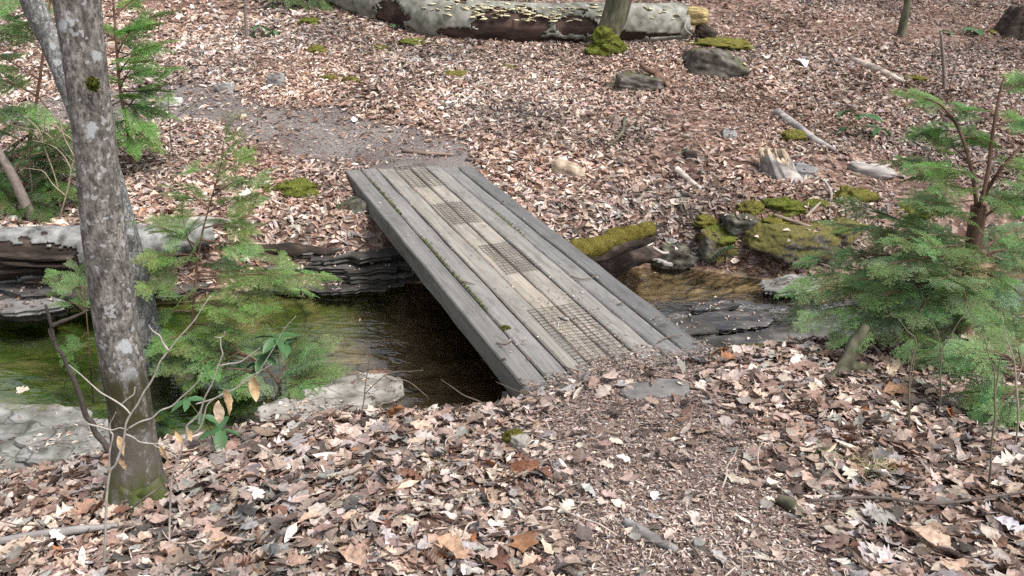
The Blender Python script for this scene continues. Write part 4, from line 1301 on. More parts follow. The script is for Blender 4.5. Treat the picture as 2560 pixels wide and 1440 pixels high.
# its broken end
e0 = ypix(1738, 40, PL[-1][1])
def chunk(name, c, size, seed, m, parent, yaw=0, tilt=0, label=None):
    V, Fs = sphere(20, 14)
    q = np.abs(V).max(1, keepdims=True)
    V = V * .35 + V / q * .6
    V = V * (1 + .25 * fbm(V * np.array([1, 3, 5]) + seed, seed, 3))[:, None]
    V = V * np.array(size) / 2 @ (rotz(yaw) @ roty(tilt)).T + np.array(c)
    o = part(name, V, Fs, m, parent)
    if label: o['label'] = label
    return o
chunk('broken_end', e0 + Vector((-.02, 0, 0)), (.36, .4, .24), 3, M['yellow_wood'], biglog, .1, .05, 'crumbling yellow broken end of the log')
chunk('splinter', ypix(1765, 80, PL[-1][1] - .1), (.3, .24, .16), 4, M['rot_wood'], biglog, -.3, .5, 'dark splintered piece below the broken end')
V, Fs = tube([ypix(1718, 45, PL[-1][1] - .3), ypix(1712, 70, PL[-1][1] - .32), ypix(1730, 88, PL[-1][1] - .28)], [.015, .012, .008], 6, 8)
part('bark_strip', V, Fs, M['grey_wood'], biglog)
# shelf fungi
th_ = np.linspace(0, np.pi, 9)
fv = np.vstack([[[0, 0, .012]], np.stack([np.cos(th_), np.sin(th_) * -.9, -.10 * np.ones(9)], -1), np.stack([np.cos(th_) * .9, np.sin(th_) * -.8, -.3 * np.ones(9)], -1)])
ff = [np.array([[0, k_ + 1, k_ + 2] for k_ in range(8)]), np.array([[k_ + 1, k_ + 10, k_ + 11, k_ + 2] for k_ in range(8)])]
fung = [mesh_np('bracket_fungus', fv * np.array([1, 1, .8]) + .09 * np.random.default_rng(s).normal(0, 1, fv.shape), ff, M['fungus'], smooth=True) for s in range(5)]
bl = np.array(biglog.location)
fr = random.Random(8)
for k_ in range(125):
    t = .46 + .33 * fr.betavariate(2.0, 2.2) if k_ < 117 else fr.choice((.88, .905, .93, .965))  + fr.uniform(-.012, .012)
    a = math.radians(fr.uniform(-72, -30) if k_ % 3 else fr.uniform(-52, -12))      # around the log from the top towards the viewer
    i = min(int(t * 359), 358)
    ax = PL[i + 1] - PL[i]
    ax /= np.linalg.norm(ax)
    dn = np.array([0, -1., 0])
    rad_ = np.array([0, 0, 1.]) * math.cos(a) + dn * (-math.sin(a)) * 1.0
    pos = PL[i] + rad_ * (RL[i] * 1.0)
    o = bpy.data.objects.new('bracket_fungus', fr.choice(fung))
    o.parent = biglog
    COL.objects.link(o)
    o.location = Vector(pos - bl)
    s_ = fr.uniform(.025, .06)
    o.scale = (s_, s_ * .9, s_)
    o.rotation_euler = (fr.uniform(-.5, .1), fr.uniform(-.2, .2), fr.uniform(-.6, .6))

# white-barked log at the left
bot = [(-260, 706), (-60, 700), (110, 690), (260, 680), (400, 662), (520, 640)]
pts = [zpix(a, b, -.38 + .03 * k_) + Vector((0, .16, .12)) for k_, (a, b) in enumerate(bot)]
llog, P2, R2 = log('fallen_log', pts, [.2, .2, .185, .165, .13, .07], M['white_bark'], M['rot_wood'], 'rotten log with bleached white bark on the far bank behind the big tree', 220, 72, 15, .42, .018, .12,
                   holes=[(60, 655, (150, 45)), (-60, 655, (150, 50)), (230, 685, (90, 22)), (320, 668, (60, 20)), (60, 598, (16, 9)), (110, 583, (9, 6)), (15, 620, (24, 20))])
# shelves of dark rotten wood in its open side
for k_, (px, py, L) in enumerate([(40, 640, .42), (90, 660, .5), (30, 676, .46), (130, 645, .3)]):
    q = ypix(px, py, P2[55][1] - .17)
    chunk('rotten_flake', q, (L, .08, .03), 60 + k_, M['rot_wood'], llog, .1, random.uniform(-.1, .1))
# thin dark log pieces along the same bank toward the bridge
o = empty('rotten_log', gpix(560, 610), 'slender pale dead branch lying along the bank behind the middle hemlock', 'fallen log')
V, Fs = tube([gpix(420, 575) + Vector((0, 0, .05)), gpix(520, 572) + Vector((0, 0, .05)), gpix(600, 575) + Vector((0, 0, .04))], [.035, .05, .02], 10, 20, .3, 9, 3)
part('wood', V, Fs, M['grey_wood'], o)
o = empty('rotten_log', gpix(720, 640), 'dark grey rotten log above the shale ledge left of the bridge', 'fallen log')
V, Fs = tube([gpix(610, 632) + Vector((0, 0, .03)), gpix(740, 640) + Vector((0, 0, .05)), gpix(850, 640) + Vector((0, 0, .03))], [.03, .05, .025], 10, 24, .35, 7, 4)
part('wood', V, Fs, M['rot_wood'], o)
# mossy log and rotten log right of the bridge
ml = empty('mossy_log', gpix(1540, 640), 'yellow moss-covered log jutting out from behind the right side of the bridge', 'fallen log')
pp = [zpix(1380, 668, -.28), zpix(1460, 640, -.22), zpix(1560, 605, -.16), zpix(1632, 582, -.12)]
V, Fs = tube([q + Vector((0, .05, -.03)) for q in pp], [.10, .10, .085, .06], 14, 30, .22, 6, 7)
part('wood', V, Fs, M['rot_wood'], ml)
V, Fs = tube([q + Vector((0, .04, .03)) for q in pp], [.085, .09, .07, .055], 26, 70, .5, 9, 8)
V[:, 2] = np.maximum(V[:, 2], np.interp(V[:, 0], [pp[0].x, pp[-1].x], [pp[0].z, pp[-1].z]) - .02 - .07 * np.abs(vnoise(V * 16, 4)))
part('moss', V, Fs, M['ochre_moss'], ml)
rl = empty('rotten_log', gpix(1590, 680), 'black rotten log lying in the shallows under the mossy log', 'fallen log')
pp = [zpix(1470, 690, -.5), zpix(1540, 668, -.47), zpix(1600, 648, -.44), zpix(1650, 655, -.47)]
V, Fs = tube([q + Vector((0, .06, .02)) for q in pp], [.1, .115, .1, .05], 16, 34, .3, 6, 9)
part('wood', V, Fs, M['rot_wood'], rl)
for k_ in range(3):
    chunk('splinter', zpix(1640 + 14 * k_, 648 + 6 * k_, -.45), (.1, .05, .03), 80 + k_, M['grey_wood'], rl, .2, .2)
V, Fs = tube([zpix(1632, 618, -.2), zpix(1655, 632, -.25), zpix(1672, 632, -.25)], [.012, .014, .01], 6, 8, .2, 20, 3)
part('pale_stick', V, Fs, M['grey_wood'], None, label='short whitish stick beside the black rotten log', cat='stick').color = (1.8, 1.75, 1.7, 1)

# wood lying on the slope
def stick(name, pxs, r0, label, m='grey_wood', col=(1, 1, 1), cat='stick', lift=.01, sides=8, wob=.18, group=None, zpl=None, rad=None):
    pts = [(gpix(a, b) + Vector((0, 0, r0 * .7 + lift))) for a, b in pxs]
    V, Fs = tube(pts, rad or [r0, r0 * .95, r0 * .6], sides, max(10, 6 * len(pts)), wob, 12, random.randrange(99))
    o = part(name, V, Fs, M[m], None, label=label, cat=cat, group=group)
    o.color = (*col, 1)
    return o
stick('fallen_stick', [(1005, 382), (1060, 388), (1130, 392)], .018, 'thick bare stick lying behind the far end of the bridge', col=(.75, .6, .52))
stick('fallen_stick', [(1165, 402), (1230, 417), (1300, 438), (1340, 450)], .015, 'long thin stick running right from the far bridge corner', col=(.62, .5, .45))
stick('fallen_stick', [(1560, 310), (1555, 345), (1520, 382)], .018, 'mossy bent stick standing out of the slope litter', 'mossy_bark', lift=.05)
stick('fallen_stick', [(1690, 430), (1725, 462), (1752, 480)], .03, 'pale split stick lying right of the bridge', col=(1.5, 1.4, 1.3))
stick('fallen_branch', [(1940, 290), (1990, 325), (2030, 355), (2085, 385)], .04, 'weathered grey fallen branch with a moss clump on it', cat='branch', rad=[.05, .045, .035, .02])
stick('fallen_branch', [(2125, 155), (2170, 175), (2215, 195), (2260, 215)], .05, 'pale broken branch at the upper right of the slope', cat='branch', col=(1.2, 1.1, 1.0), rad=[.03, .05, .045, .02])
stick('fallen_stick', [(1562, 1312), (1590, 1335), (1625, 1352), (1690, 1385)], .022, 'grey rounded stick half sunk in the near path', col=(.75, .77, .8), rad=[.012, .024, .022, .012], lift=.0)
stick('fallen_stick', [(1945, 1262), (1975, 1280), (2005, 1305)], .026, 'mossy grey stick end in the right litter', 'mossy_bark', rad=[.02, .028, .012])
stick('fallen_stick', [(2270, 1440), (2310, 1405), (2355, 1362)], .014, 'pale peeled stick at the bottom right', col=(1.9, 1.75, 1.6))
stick('fallen_stick', [(-40, 1385), (80, 1365), (200, 1348), (300, 1338)], .017, 'long lichen-grey stick lying at the lower left', col=(.95, .96, 1.0), lift=.03)
stick('fallen_stick', [(2010, 1283), (2180, 1275), (2330, 1290), (2450, 1275), (2580, 1255)], .006, 'thin dark whip of twig lying across the right litter', 'twig', col=(.12, .1, .09), lift=.05, wob=.05)
stick('fallen_stick', [(1930, 568), (1990, 588), (2030, 598), (2075, 592)], .014, 'crooked stick lying over the mossy boulder', col=(.8, .68, .58), lift=.1)
stick('fallen_stick', [(2060, 470), (2075, 500), (2070, 545)], .014, 'upright grey stick among the moss clumps', col=(1.0, .95, .9), lift=.05)
stick('fallen_stick', [(2010, 560), (2048, 522)], .012, 'short peeled stick leaning between the moss clumps', col=(1.2, 1.1, 1.0), lift=.05)
stick('fallen_stick', [(1560, 480), (1420, 470)], .006, 'fine twig lying on the litter right of the bridge', 'twig', col=(.2, .16, .14))
stick('fallen_stick', [(800, 1215), (900, 1192), (965, 1180)], .008, 'slim pale twig in the middle of the near litter', 'twig', col=(.4, .36, .33), lift=.03)
stick('fallen_stick', [(830, 575), (880, 592), (935, 615)], .006, 'fine pale twig below the dark boulder', 'twig', col=(.4, .36, .32), lift=.03)
# chunks of rotten wood
def wood_chunk(px, py, wpx, hpx, m, lab, seed, yaw=0, tilt=0, n=1):
    g = gpix(px, py)
    w, h = msize(wpx, g), msize(hpx, g)
    o = empty('rotten_wood', g, lab, 'dead wood')
    chunk('wood', g + Vector((0, w * .2, h * .35)), (w, w * .6, h), seed, M[m], o, yaw, tilt)
    return o, g, w, h
o, g, w, h = wood_chunk(1420, 445, 85, 42, 'punk_wood', 'chunk of pale crumbling wood right of the far bridge end', 3, -.2, .25)
def broken_stump(px, py, R, H, lean, lab, seed):
    g = gpix(px, py)
    o = empty('rotten_stump', g, lab, 'dead wood')
    r = np.random.default_rng(seed)
    ns, nr = 56, 16
    th = np.linspace(0, 2 * np.pi, ns, endpoint=False)
    top = H * (.75 + .25 * np.clip(vnoise(np.stack([np.cos(th) * 1.6, np.sin(th) * 1.6], -1) + seed, seed) * 1.6 + .3, -.6, 1) + .12 * vnoise(np.stack([np.cos(th) * 9, np.sin(th) * 9], -1), seed + 1))
    gro = 1 + .16 * vnoise(np.stack([np.cos(th) * 7, np.sin(th) * 7], -1), seed + 2) + .22 * vnoise(np.stack([np.cos(th) * 2, np.sin(th) * 2], -1), seed + 3)
    rings = []
    for k in range(nr + 1):
        f = k / nr
        rr_ = R * gro * (1.25 - .5 * f)
        z = top * f - .05
        rings.append(np.stack([rr_ * np.cos(th) + lean[0] * z, .75 * rr_ * np.sin(th) + lean[1] * z, z], -1))
    for f, q in ((.97, .8), (.7, .6), (.3, .4)):
        z = top * f - .05
        rr_ = R * gro * .75 * q
        rings.append(np.stack([rr_ * np.cos(th) + lean[0] * z, .75 * rr_ * np.sin(th) + lean[1] * z, z], -1))
    V = np.vstack(rings)
    V = V + .006 * np.stack([vnoise(V * 30, k) for k in (1, 2, 3)], -1)
    i = np.arange(len(rings) - 1)[:, None] * ns
    j = np.arange(ns)[None]
    F = np.stack([i + j, i + (j + 1) % ns, i + ns + (j + 1) % ns, i + ns + j], -1).reshape(-1, 4)
    ncut = ns * (nr - 3)
    for nm_, F_, m_ in (('wood', F[:ncut], 'grey_wood'), ('torn_top', F[ncut:], 'punk_wood')):
        ix, iv = np.unique(F_, return_inverse=True)
        part(nm_, V[ix] + np.array(g), iv.reshape(-1, 4), M[m_], o)
    return o
broken_stump(1955, 440, .14, .34, (-.55, .25), 'splintered grey stump leaning over the leaves on the right slope', 5)
broken_stump(1930, 425, .07, .22, (-.7, .1), 'smaller torn piece of wood against the splintered grey stump', 8)
o, g, w, h = wood_chunk(2185, 440, 120, 26, 'grey_wood', 'flat weathered board of wood above the moss dome', 7, -.15, .1)
chunk('underside', g + Vector((-.05, .05, -.0)), (w * .8, .14, h * .8), 8, M['punk_wood'], o)
o, g, w, h = wood_chunk(1725, 400, 34, 26, 'rot_wood', 'small dark lump of rotten wood on the right slope', 9)
broken_stump(2545, 88, .3, .42, (.1, .1), 'dark rotting stump at the top right corner', 12)
for o in [o for o in COL.objects if o.parent and o.parent.get('label') == 'dark rotting stump at the top right corner']:
    o.data.materials[0] = M['rot_wood']
# exposed root on the slope
rt = empty('tree_root', gpix(1640, 205), 'forked root exposed over the stone below the mossy-footed tree', 'root')
A = gpix(1600, 200) + Vector((0, .1, .16)); Bq = gpix(1640, 212) + Vector((0, .05, .13))
for pts, rd in (([A, Bq - Vector((.1, 0, -.02)), Bq], [.02, .035, .04]), ([Bq, gpix(1640, 222) + Vector((0, 0, .06)), gpix(1643, 240)], [.035, .025, .012]), ([Bq, gpix(1662, 218) + Vector((0, 0, .05)), gpix(1680, 228)], [.035, .03, .012])):
    V, Fs = tube(pts, rd, 8, 12, .2, 9, 3)
    part('root', V, Fs, M['hem_bark'], rt)
# chip and sticks on the deck
V, Fs = slab_mesh(.075, .03, .006, 4, .1, 16)
c_ = zpix(1410, 793, .014)
part('wood_chip', V @ rotz(-.75).T + np.array(c_), Fs, M['pale_rock'], None, label='white wood chip lying on the nearest wire mesh patch', cat='wood chip')
for k_, (a, b, c_, lab) in enumerate([((1240, 857), (1262, 860), (1285, 850), 'small dark twig near the left edge of the deck'), ((1645, 855), (1672, 842), (1705, 838), 'bent dark twig near the right corner of the deck'),
                                       ((1145, 700), (1165, 705), (1188, 711), 'pair of fine twigs over the moss gap'), ((1427, 690), (1455, 698), (1495, 690), 'curved grey twig near the right edge of the deck'),
                                       ((1410, 916), (1445, 928), (1480, 938), 'brown stick where the litter spills on the deck'), ((1650, 812), (1662, 811), (1672, 813), 'short black twig on the right of the deck')]):
    V, Fs = tube([zpix(*q, .012) for q in (a, b, c_)], [.004, .004, .0025], 6, 9)
    part('deck_twig', V, Fs, M['twig'], None, label=lab, cat='twig').color = (.16, .13, .11, 1)

# ------------------------------------------------------------------ trees
def px_spine(pts):
    return [ypix(a, b, y) for a, b, y in pts]
gb = gpix(345, 1262)
Y0 = gb.y
lt = empty('lichen_tree', gb, 'big grey tree trunk spotted with pale lichen in the left foreground', 'tree')
spx = [(350, 1295, 130), (346, 1245, 84), (341, 1190, 64), (338, 1130, 56), (322, 1000, 51), (290, 800, 53), (262, 600, 52), (242, 400, 50), (218, 200, 50), (192, 0, 56), (170, -160, 58), (110, -600, 56), (60, -1100, 50)]
pts, rads = [], []
for a, b, w in spx:
    q = ypix(a, b, Y0 + .06)
    pts.append(q)
    rads.append(msize(w, q))
rads = np.array(rads)
V, Fs = tube(pts, list(rads), 40, 150, .05, 3.5, 5)
part('trunk', V, Fs, M['trunk'], lt)
for k_, (a0, a1, a2, rr_) in enumerate([((330, 1215), (300, 1275), (285, 1300), .03), ((370, 1215), (408, 1262), (440, 1285), .035), ((350, 1230), (345, 1290), (340, 1320), .03)]):
    q = [ypix(*a0, Y0 - .0), gpix(*a1) + Vector((0, 0, .01)), gpix(*a2) - Vector((0, 0, .03))]
    V, Fs = tube(q, [rr_ * 1.6, rr_ * 1.1, .008], 10, 12, .15, 8, k_)
    part('root_flare', V, Fs, M['trunk'], lt)
m_ = moss(0, 0, 26, 36, None, 33, 'moss_green', 0, p=ypix(232, 212, Y0 - .02), parent=lt, depth=.45)

sb = gpix(392, 1000)
st = empty('grey_tree', sb, 'second grey tree leaning behind the big lichen-spotted trunk', 'tree')
spx = [(400, 1020, 60), (385, 960, 50), (362, 860, 47), (338, 760, 46), (318, 660, 44), (296, 560, 42), (262, 430, 38), (215, 300, 34), (160, 180, 28), (112, 70, 25), (78, -10, 25), (20, -150, 24), (-120, -500, 22)]
pts = []
rads = []
for k_, (a, b, w) in enumerate(spx):
    q = ypix(a, b, sb.y + .02 - .012 * k_)
    pts.append(q)
    rads.append(msize(w, q))
V, Fs = tube(pts, rads, 30, 130, .07, 4, 9)
part('trunk', V, Fs, M['trunk_b'], st)
V, Fs = tube([pts[8], ypix(85, 60, sb.y - .1), ypix(35, -60, sb.y - .1), ypix(-60, -300, sb.y)], [.02, .022, .02, .012], 10, 20, .1, 6, 3)
part('limb', V, Fs, M['trunk_b'], st)

# tree with mossy foot in front of the great log
tb = gpix(1502, 138)
mt = empty('mossy_tree', tb, 'double-stemmed tree with bright mossy foot in front of the great log', 'tree')
for k_, (ps, rd) in enumerate([([(1512, 138), (1522, 90), (1545, 40), (1556, 0), (1575, -80), (1610, -260)], [.19, .135, .115, .11, .105, .09]), ([(1498, 138), (1510, 90), (1524, 40), (1530, 0), (1536, -80), (1530, -260)], [.17, .11, .09, .075, .075, .06])]):
    q = [ypix(a, b, tb.y + .12 + .05 * k_) for a, b in ps]
    V, Fs = tube(q, rd, 20, 40, .12, 3, 20 + k_)
    part('trunk', V, Fs, M['mossy_bark'], mt)
for k_, (px, py, w, h) in enumerate([(1486, 132, 46, 60), (1518, 126, 60, 80), (1542, 122, 40, 60), (1508, 98, 50, 74)]):
    moss(0, 0, w, h, None, 90 + k_, 'moss_green', .0, p=ypix(px, py, tb.y - .02), parent=mt, depth=.8)

# thin trunks further off
for k_, (ps, w, m, nm, lab) in enumerate([
        ([(2252, 92), (2262, 40), (2272, -20), (2290, -200)], 9, 'mossy_bark', 'thin_tree', 'thin dark sapling trunk at the top of the right slope'),
        ([(2365, 225), (2358, 150), (2352, 80)], 4, 'twig', 'thin_tree', 'grey dead stem standing in the leaves at the upper right'),
        ([(618, 98), (614, 50), (612, -20)], 4, 'twig', 'thin_tree', 'thin dark stem at the top between hemlock and log'),
        ([(90, 560), (55, 490), (20, 420), (-40, 330)], 12, 'twig', 'thin_tree', 'brown leaning sapling trunk at the left edge')]):
    g = gpix(*ps[0][:2])
    o = empty(nm, g, lab, 'tree')
    q = [ypix(a, b, g.y + .02) for a, b in ps]
    q[0] = q[0] - Vector((0, 0, .05))
    V, Fs = tube(q, [msize(w, g) * 1.25, msize(w, g), msize(w, g) * .8], 10, 16, .12, 5, 30 + k_)
    p_ = part('trunk', V, Fs, M[m], o)
    p_.color = (.22, .19, .17, 1) if m == 'twig' else (1, 1, 1, 1)

# ------------------------------------------------------------------ hemlock
def spray_mesh(name, L, seed, nsub=18, nl=.0160, nw=.0036, step=.0066):
    """a flat hemlock spray: axis, alternate side twigs and side twiglets, two rows of short needles along each"""
    r = random.Random(seed)
    axes = []
    def twig(p, ang, ln, lvl, zdroop):
        n = max(3, int(ln / .02))
        pts = []
        a = ang
        x, y, z = p
        for k in range(n + 1):
            pts.append((x, y, z))
            a += r.gauss(0, .05)
            x += math.cos(a) * ln / n
            y += math.sin(a) * ln / n
            z += zdroop * ln / n * (k / n) + r.gauss(0, .0012)
        axes.append((np.array(pts), lvl, ln))
        if lvl == 0:
            side = 1
            for q in range(nsub):
                f = .10 + .86 * q / nsub + r.uniform(-.01, .01)
                side = -side
                sl = ln * (.60 * (1 - f) ** 1.0 + .05) * r.uniform(.7, 1.15)
                i = f * n
                b = pts[int(i)]
                twig(b, ang + side * r.uniform(.75, 1.05), sl, 1, zdroop * 1.2 + r.gauss(0, .12))
        elif lvl == 1 and ln > .045:
            side = 1
            m = int(ln / .028)
            for q in range(m):
                f = .2 + .75 * q / m
                side = -side
                b = pts[int(f * n)]
                twig(b, a + side * r.uniform(.6, .95), ln * .42 * (1 - f * .7) * r.uniform(.7, 1.2) + .006, 2, zdroop + r.gauss(0, .1))
    twig((0, 0, 0), 0, L, 0, -.28)
    items, mats = [], []
    NV, NF, NC = [], [], []
    for pts, lvl, ln in axes:
        if lvl < 2:
            V, Fs = tube(pts, [.0024 if lvl == 0 else .0013, .0007], 4, len(pts), cap=False)
            items.append((V, Fs))
        s = np.concatenate([[0], np.cumsum(np.linalg.norm(np.diff(pts, axis=0), axis=1))])
        m = max(3, int(s[-1] / step))
        f = np.linspace(.0 if lvl else .12, 1, m) * s[-1]
        C = np.stack([np.interp(f, s, pts[:, k]) for k in range(3)], -1)
        T = np.stack([np.interp(np.minimum(f + .004, s[-1]), s, pts[:, k]) - np.interp(f - .004, s, pts[:, k]) for k in range(3)], -1)
        T /= np.linalg.norm(T, axis=1)[:, None] + 1e-9
        S = np.cross(np.array([0, 0, 1.]), T)
        for sd in (-1, 1):
            rr2 = np.random.default_rng(seed * 31 + len(NV))
            l = nl * rr2.uniform(.7, 1.1, m)[:, None]
            D = S * sd * rr2.uniform(.85, 1.1, (m, 1)) + T * rr2.uniform(.15, .6, (m, 1)) + np.array([0, 0, 1.]) * rr2.normal(.05, .22, (m, 1))
            D /= np.linalg.norm(D, axis=1)[:, None]
            Wd = np.cross(D, np.array([0, 0, 1.]) + rr2.normal(0, .35, (m, 3)))
            Wd /= np.linalg.norm(Wd, axis=1)[:, None]
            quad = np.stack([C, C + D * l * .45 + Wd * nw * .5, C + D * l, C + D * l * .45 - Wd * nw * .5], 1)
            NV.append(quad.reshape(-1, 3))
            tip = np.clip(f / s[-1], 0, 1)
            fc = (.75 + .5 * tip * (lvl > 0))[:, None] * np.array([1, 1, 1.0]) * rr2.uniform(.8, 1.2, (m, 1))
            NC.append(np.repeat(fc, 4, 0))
    NVv = np.vstack(NV)
    NFf = np.arange(len(NVv)).reshape(-1, 4)
    TV, TF = merge(items)
    V, Fs = merge([(TV, TF), (NVv, [NFf])])
    midx = np.concatenate([np.zeros(sum(len(f) for f in TF)), np.ones(len(NFf))])
    col_ = np.vstack([np.ones((len(TV), 3)), np.vstack(NC)])
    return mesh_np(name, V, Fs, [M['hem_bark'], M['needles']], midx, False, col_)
SPR = [spray_mesh('spray', .30, s) for s in range(7)]
SPR_F = [spray_mesh('spray', .34, 40 + s, 15, .02, .006, .007) for s in range(4)]     # coarser, for trees far off

def spray_at(parent, base, p, dirv, size, r, tmpl, droop=.0, col=(1, 1, 1), roll=.35, updir=None):
    d = Vector(dirv).normalized()
    up = Vector((r.gauss(0, roll), r.gauss(0, roll) - .15, 1))
    x = d
    y = up.cross(x).normalized()
    z = x.cross(y)
    o = bpy.data.objects.new('spray', r.choice(tmpl))
    o.parent = parent
    COL.objects.link(o)
    s = size / .3
    mtx = Matrix(((x.x, y.x, z.x, 0), (x.y, y.y, z.y, 0), (x.z, y.z, z.z, 0), (0, 0, 0, 1)))
    o.rotation_euler = mtx.to_euler()
    o.scale = (s, s, s)
    o.location = Vector(p) - base
    o.color = (*col, 1)
    return o
def limb(tree, a, b, r, tmpl, n, s0, s1, rad=.007, sag=.05, col=(1, 1, 1), spread=.9, t0=.25, tipz=0.0):
    """one branch: a thin limb with flat sprays set alternately along it"""
    base = root_loc(tree)
    a, b = Vector(a), Vector(b)
    L = (b - a).length
    mid = (a + b) / 2 + Vector((r.gauss(0, .03) * L, r.gauss(0, .03) * L, sag * L))
    P = spline([a, mid, b], 12)
    V, Fs = tube(P, [rad, rad * .7, rad * .25], 6, 12)
    lo = part('branch', V, Fs, M['hem_bark'], tree)
    T = np.gradient(P, axis=0)
    side = r.choice((-1, 1))
    for q in range(n):
        t = t0 + (1 - t0) * (q + r.uniform(-.2, .2)) / max(1, n - 1)
        t = min(max(t, .02), 1)
        i = min(int(t * 11), 10)
        p = P[i] + (P[i + 1] - P[i]) * (t * 11 - i)
        tv = Vector(T[i]).normalized()
        sd = tv.cross(Vector((0, 0, 1))).normalized()
        side = -side
        ang = spread * r.uniform(.5, 1.1) * (1.0 if q < n - 1 else .0)
        d = tv * math.cos(ang) + sd * side * math.sin(ang) + Vector((0, 0, r.gauss(-.06, .12)))
        c = tuple(q_ * r.uniform(.85, 1.18) for q_ in col)
        spray_at(lo, base, p, d, (s0 + (s1 - s0) * t) * r.uniform(.8, 1.2), r, tmpl, col=c)
    return lo

def hemlock(label, trunk_px, y, limbs, seed, tmpl, srng, n, rad, col=(1, 1, 1), yj=.25, spread=.9, base_on_ground=True, ydrift=0.0, group=None):
    """limbs: (trunk px x, y, tip px x, y, depth offset of tip)"""
    r = random.Random(seed)
    pts = [ypix(a, b, y + ydrift * k) for k, (a, b) in enumerate(trunk_px)]
    if base_on_ground:
        pts[0] = gpix(*trunk_px[0]) - Vector((0, 0, .04))
    t = empty('hemlock_sapling', pts[0] + Vector((0, 0, .04)), label, 'hemlock tree', group)
    V, Fs = tube(pts, rad, 12, 10 * len(pts), .12, 9, seed)
    part('trunk', V, Fs, M['hem_bark'], t)
    for (ax, ay, bx, by, dy) in limbs:
        a = ypix(ax, ay, y)
        b = ypix(bx, by, y + dy)
        L = (b - a).length
        limb(t, a, b, r, tmpl, max(3, int(n * L / .5) + 1), srng[0], srng[1], col=col, spread=spread, rad=min(.008, rad[0] * .45))
    return t

# middle hemlock sapling between the tree and the bridge
g = gpix(500, 1010)
ym = g.y + .02
hemlock('slim hemlock sapling rising between the lichen tree and the bridge', [(500, 1010), (490, 920), (480, 830), (488, 720), (500, 610), (522, 520), (545, 440), (560, 380)], ym,
        [(500, 620, 370, 560, -.1), (500, 640, 400, 640, -.15), (495, 660, 560, 660, .2), (495, 680, 700, 700, .1), (492, 700, 810, 690, .0), (490, 720, 660, 760, -.15), (488, 740, 390, 720, -.2),
         (488, 760, 600, 780, -.2), (485, 780, 370, 790, .15), (520, 530, 620, 500, .1), (522, 520, 440, 470, .1), (530, 490, 640, 440, .1), (545, 440, 600, 400, 0), (555, 400, 560, 350, .0),
         (510, 570, 620, 560, .2), (505, 600, 690, 640, .1), (484, 810, 560, 830, -.2), (482, 830, 420, 850, -.15), (545, 440, 500, 420, .1), (495, 690, 740, 720, .25), (490, 710, 360, 640, .1), (498, 650, 460, 560, -.1)],
        21, SPR, (.23, .15), 8, [.013, .011, .009, .008, .006, .004, .003, .002], (1.05, 1.08, .85))
# low hemlock in front of the pool
g = gpix(715, 1060)
yl = g.y + .03
hemlock('low spreading hemlock on the bank edge in front of the white rock', [(715, 1060), (708, 1010), (690, 950), (640, 900), (580, 870)], yl,
        [(700, 980, 820, 930, .05), (695, 960, 800, 870, .1), (690, 950, 740, 860, .1), (680, 940, 600, 960, -.1), (670, 930, 520, 930, .0), (650, 905, 420, 905, .05), (640, 900, 470, 850, .1), (620, 890, 390, 860, .1),
         (600, 880, 560, 830, .1), (690, 955, 830, 975, -.05), (705, 1000, 790, 1000, -.05), (700, 990, 620, 1010, -.08), (660, 920, 660, 850, .15), (650, 910, 540, 1000, -.08), (690, 950, 760, 940, .1), (600, 880, 480, 960, -.05)],
        22, SPR, (.22, .14), 14, [.011, .009, .007, .005, .003], (1.05, 1.1, 1.05))
# small one left of the trunk, over the pool
hemlock('small hemlock twig group hanging over the pool left of the trunk', [(232, 1010), (228, 940), (222, 850), (214, 760), (212, 700)], gpix(232, 1040).y + .15,
        [(214, 760, 140, 690, .1), (216, 780, 150, 740, .05), (220, 830, 165, 890, .0), (214, 740, 190, 680, .1), (222, 860, 250, 840, -.1), (224, 880, 170, 940, -.05), (212, 720, 175, 715, .05)],
        23, SPR, (.17, .11), 9, [.006, .005, .004, .003, .002], (1.0, 1.05, .95))
# right hemlock
g = gpix(2405, 850)
yr = g.y + .03
RX = [(2405, 850), (2415, 760), (2428, 660), (2438, 580), (2446, 515)]
hm = hemlock('large bushy hemlock sapling with thick reddish stem at the right edge', RX, yr,
        [(2420, 720, 2060, 790, -.3), (2420, 700, 1990, 720, -.1), (2425, 680, 2060, 640, .1), (2428, 660, 2100, 560, .2), (2430, 640, 2160, 520, .3), (2422, 700, 2200, 740, -.4), (2420, 730, 2240, 830, -.45),
         (2425, 690, 2300, 780, -.5), (2428, 670, 2560, 740, -.35), (2430, 650, 2600, 620, -.1), (2432, 640, 2580, 560, .2), (2426, 680, 2480, 800, -.5), (2420, 730, 2540, 860, -.5), (2435, 600, 2250, 600, -.3),
         (2440, 570, 2300, 500, -.2), (2440, 560, 2560, 480, .0), (2424, 700, 2350, 700, -.5), (2424, 710, 2150, 700, -.2), (2430, 640, 2330, 620, -.4), (2426, 690, 2420, 770, -.55), (2424, 700, 2120, 830, -.4), (2430, 650, 2220, 660, -.45),
         (2428, 660, 2020, 760, .15), (2422, 720, 2320, 850, -.4), (2432, 640, 2620, 690, .2)],
        24, SPR, (.26, .17), 8, [.055, .045, .04, .042, .038], (.95, 1.02, 1.0))
r_ = random.Random(77)
for k_, ps in enumerate([[(2448, 520), (2470, 430), (2482, 330), (2500, 230), (2512, 190)], [(2442, 520), (2430, 430), (2400, 330), (2360, 270), (2330, 250)], [(2446, 515), (2490, 440), (2540, 380), (2600, 340)]]):
    q = [ypix(a, b, yr + .05 * (k_ - 1)) for a, b in ps]
    V, Fs = tube(q, [.012, .009, .004], 8, 24)
    part('stem', V, Fs, M['hem_bark'], hm)
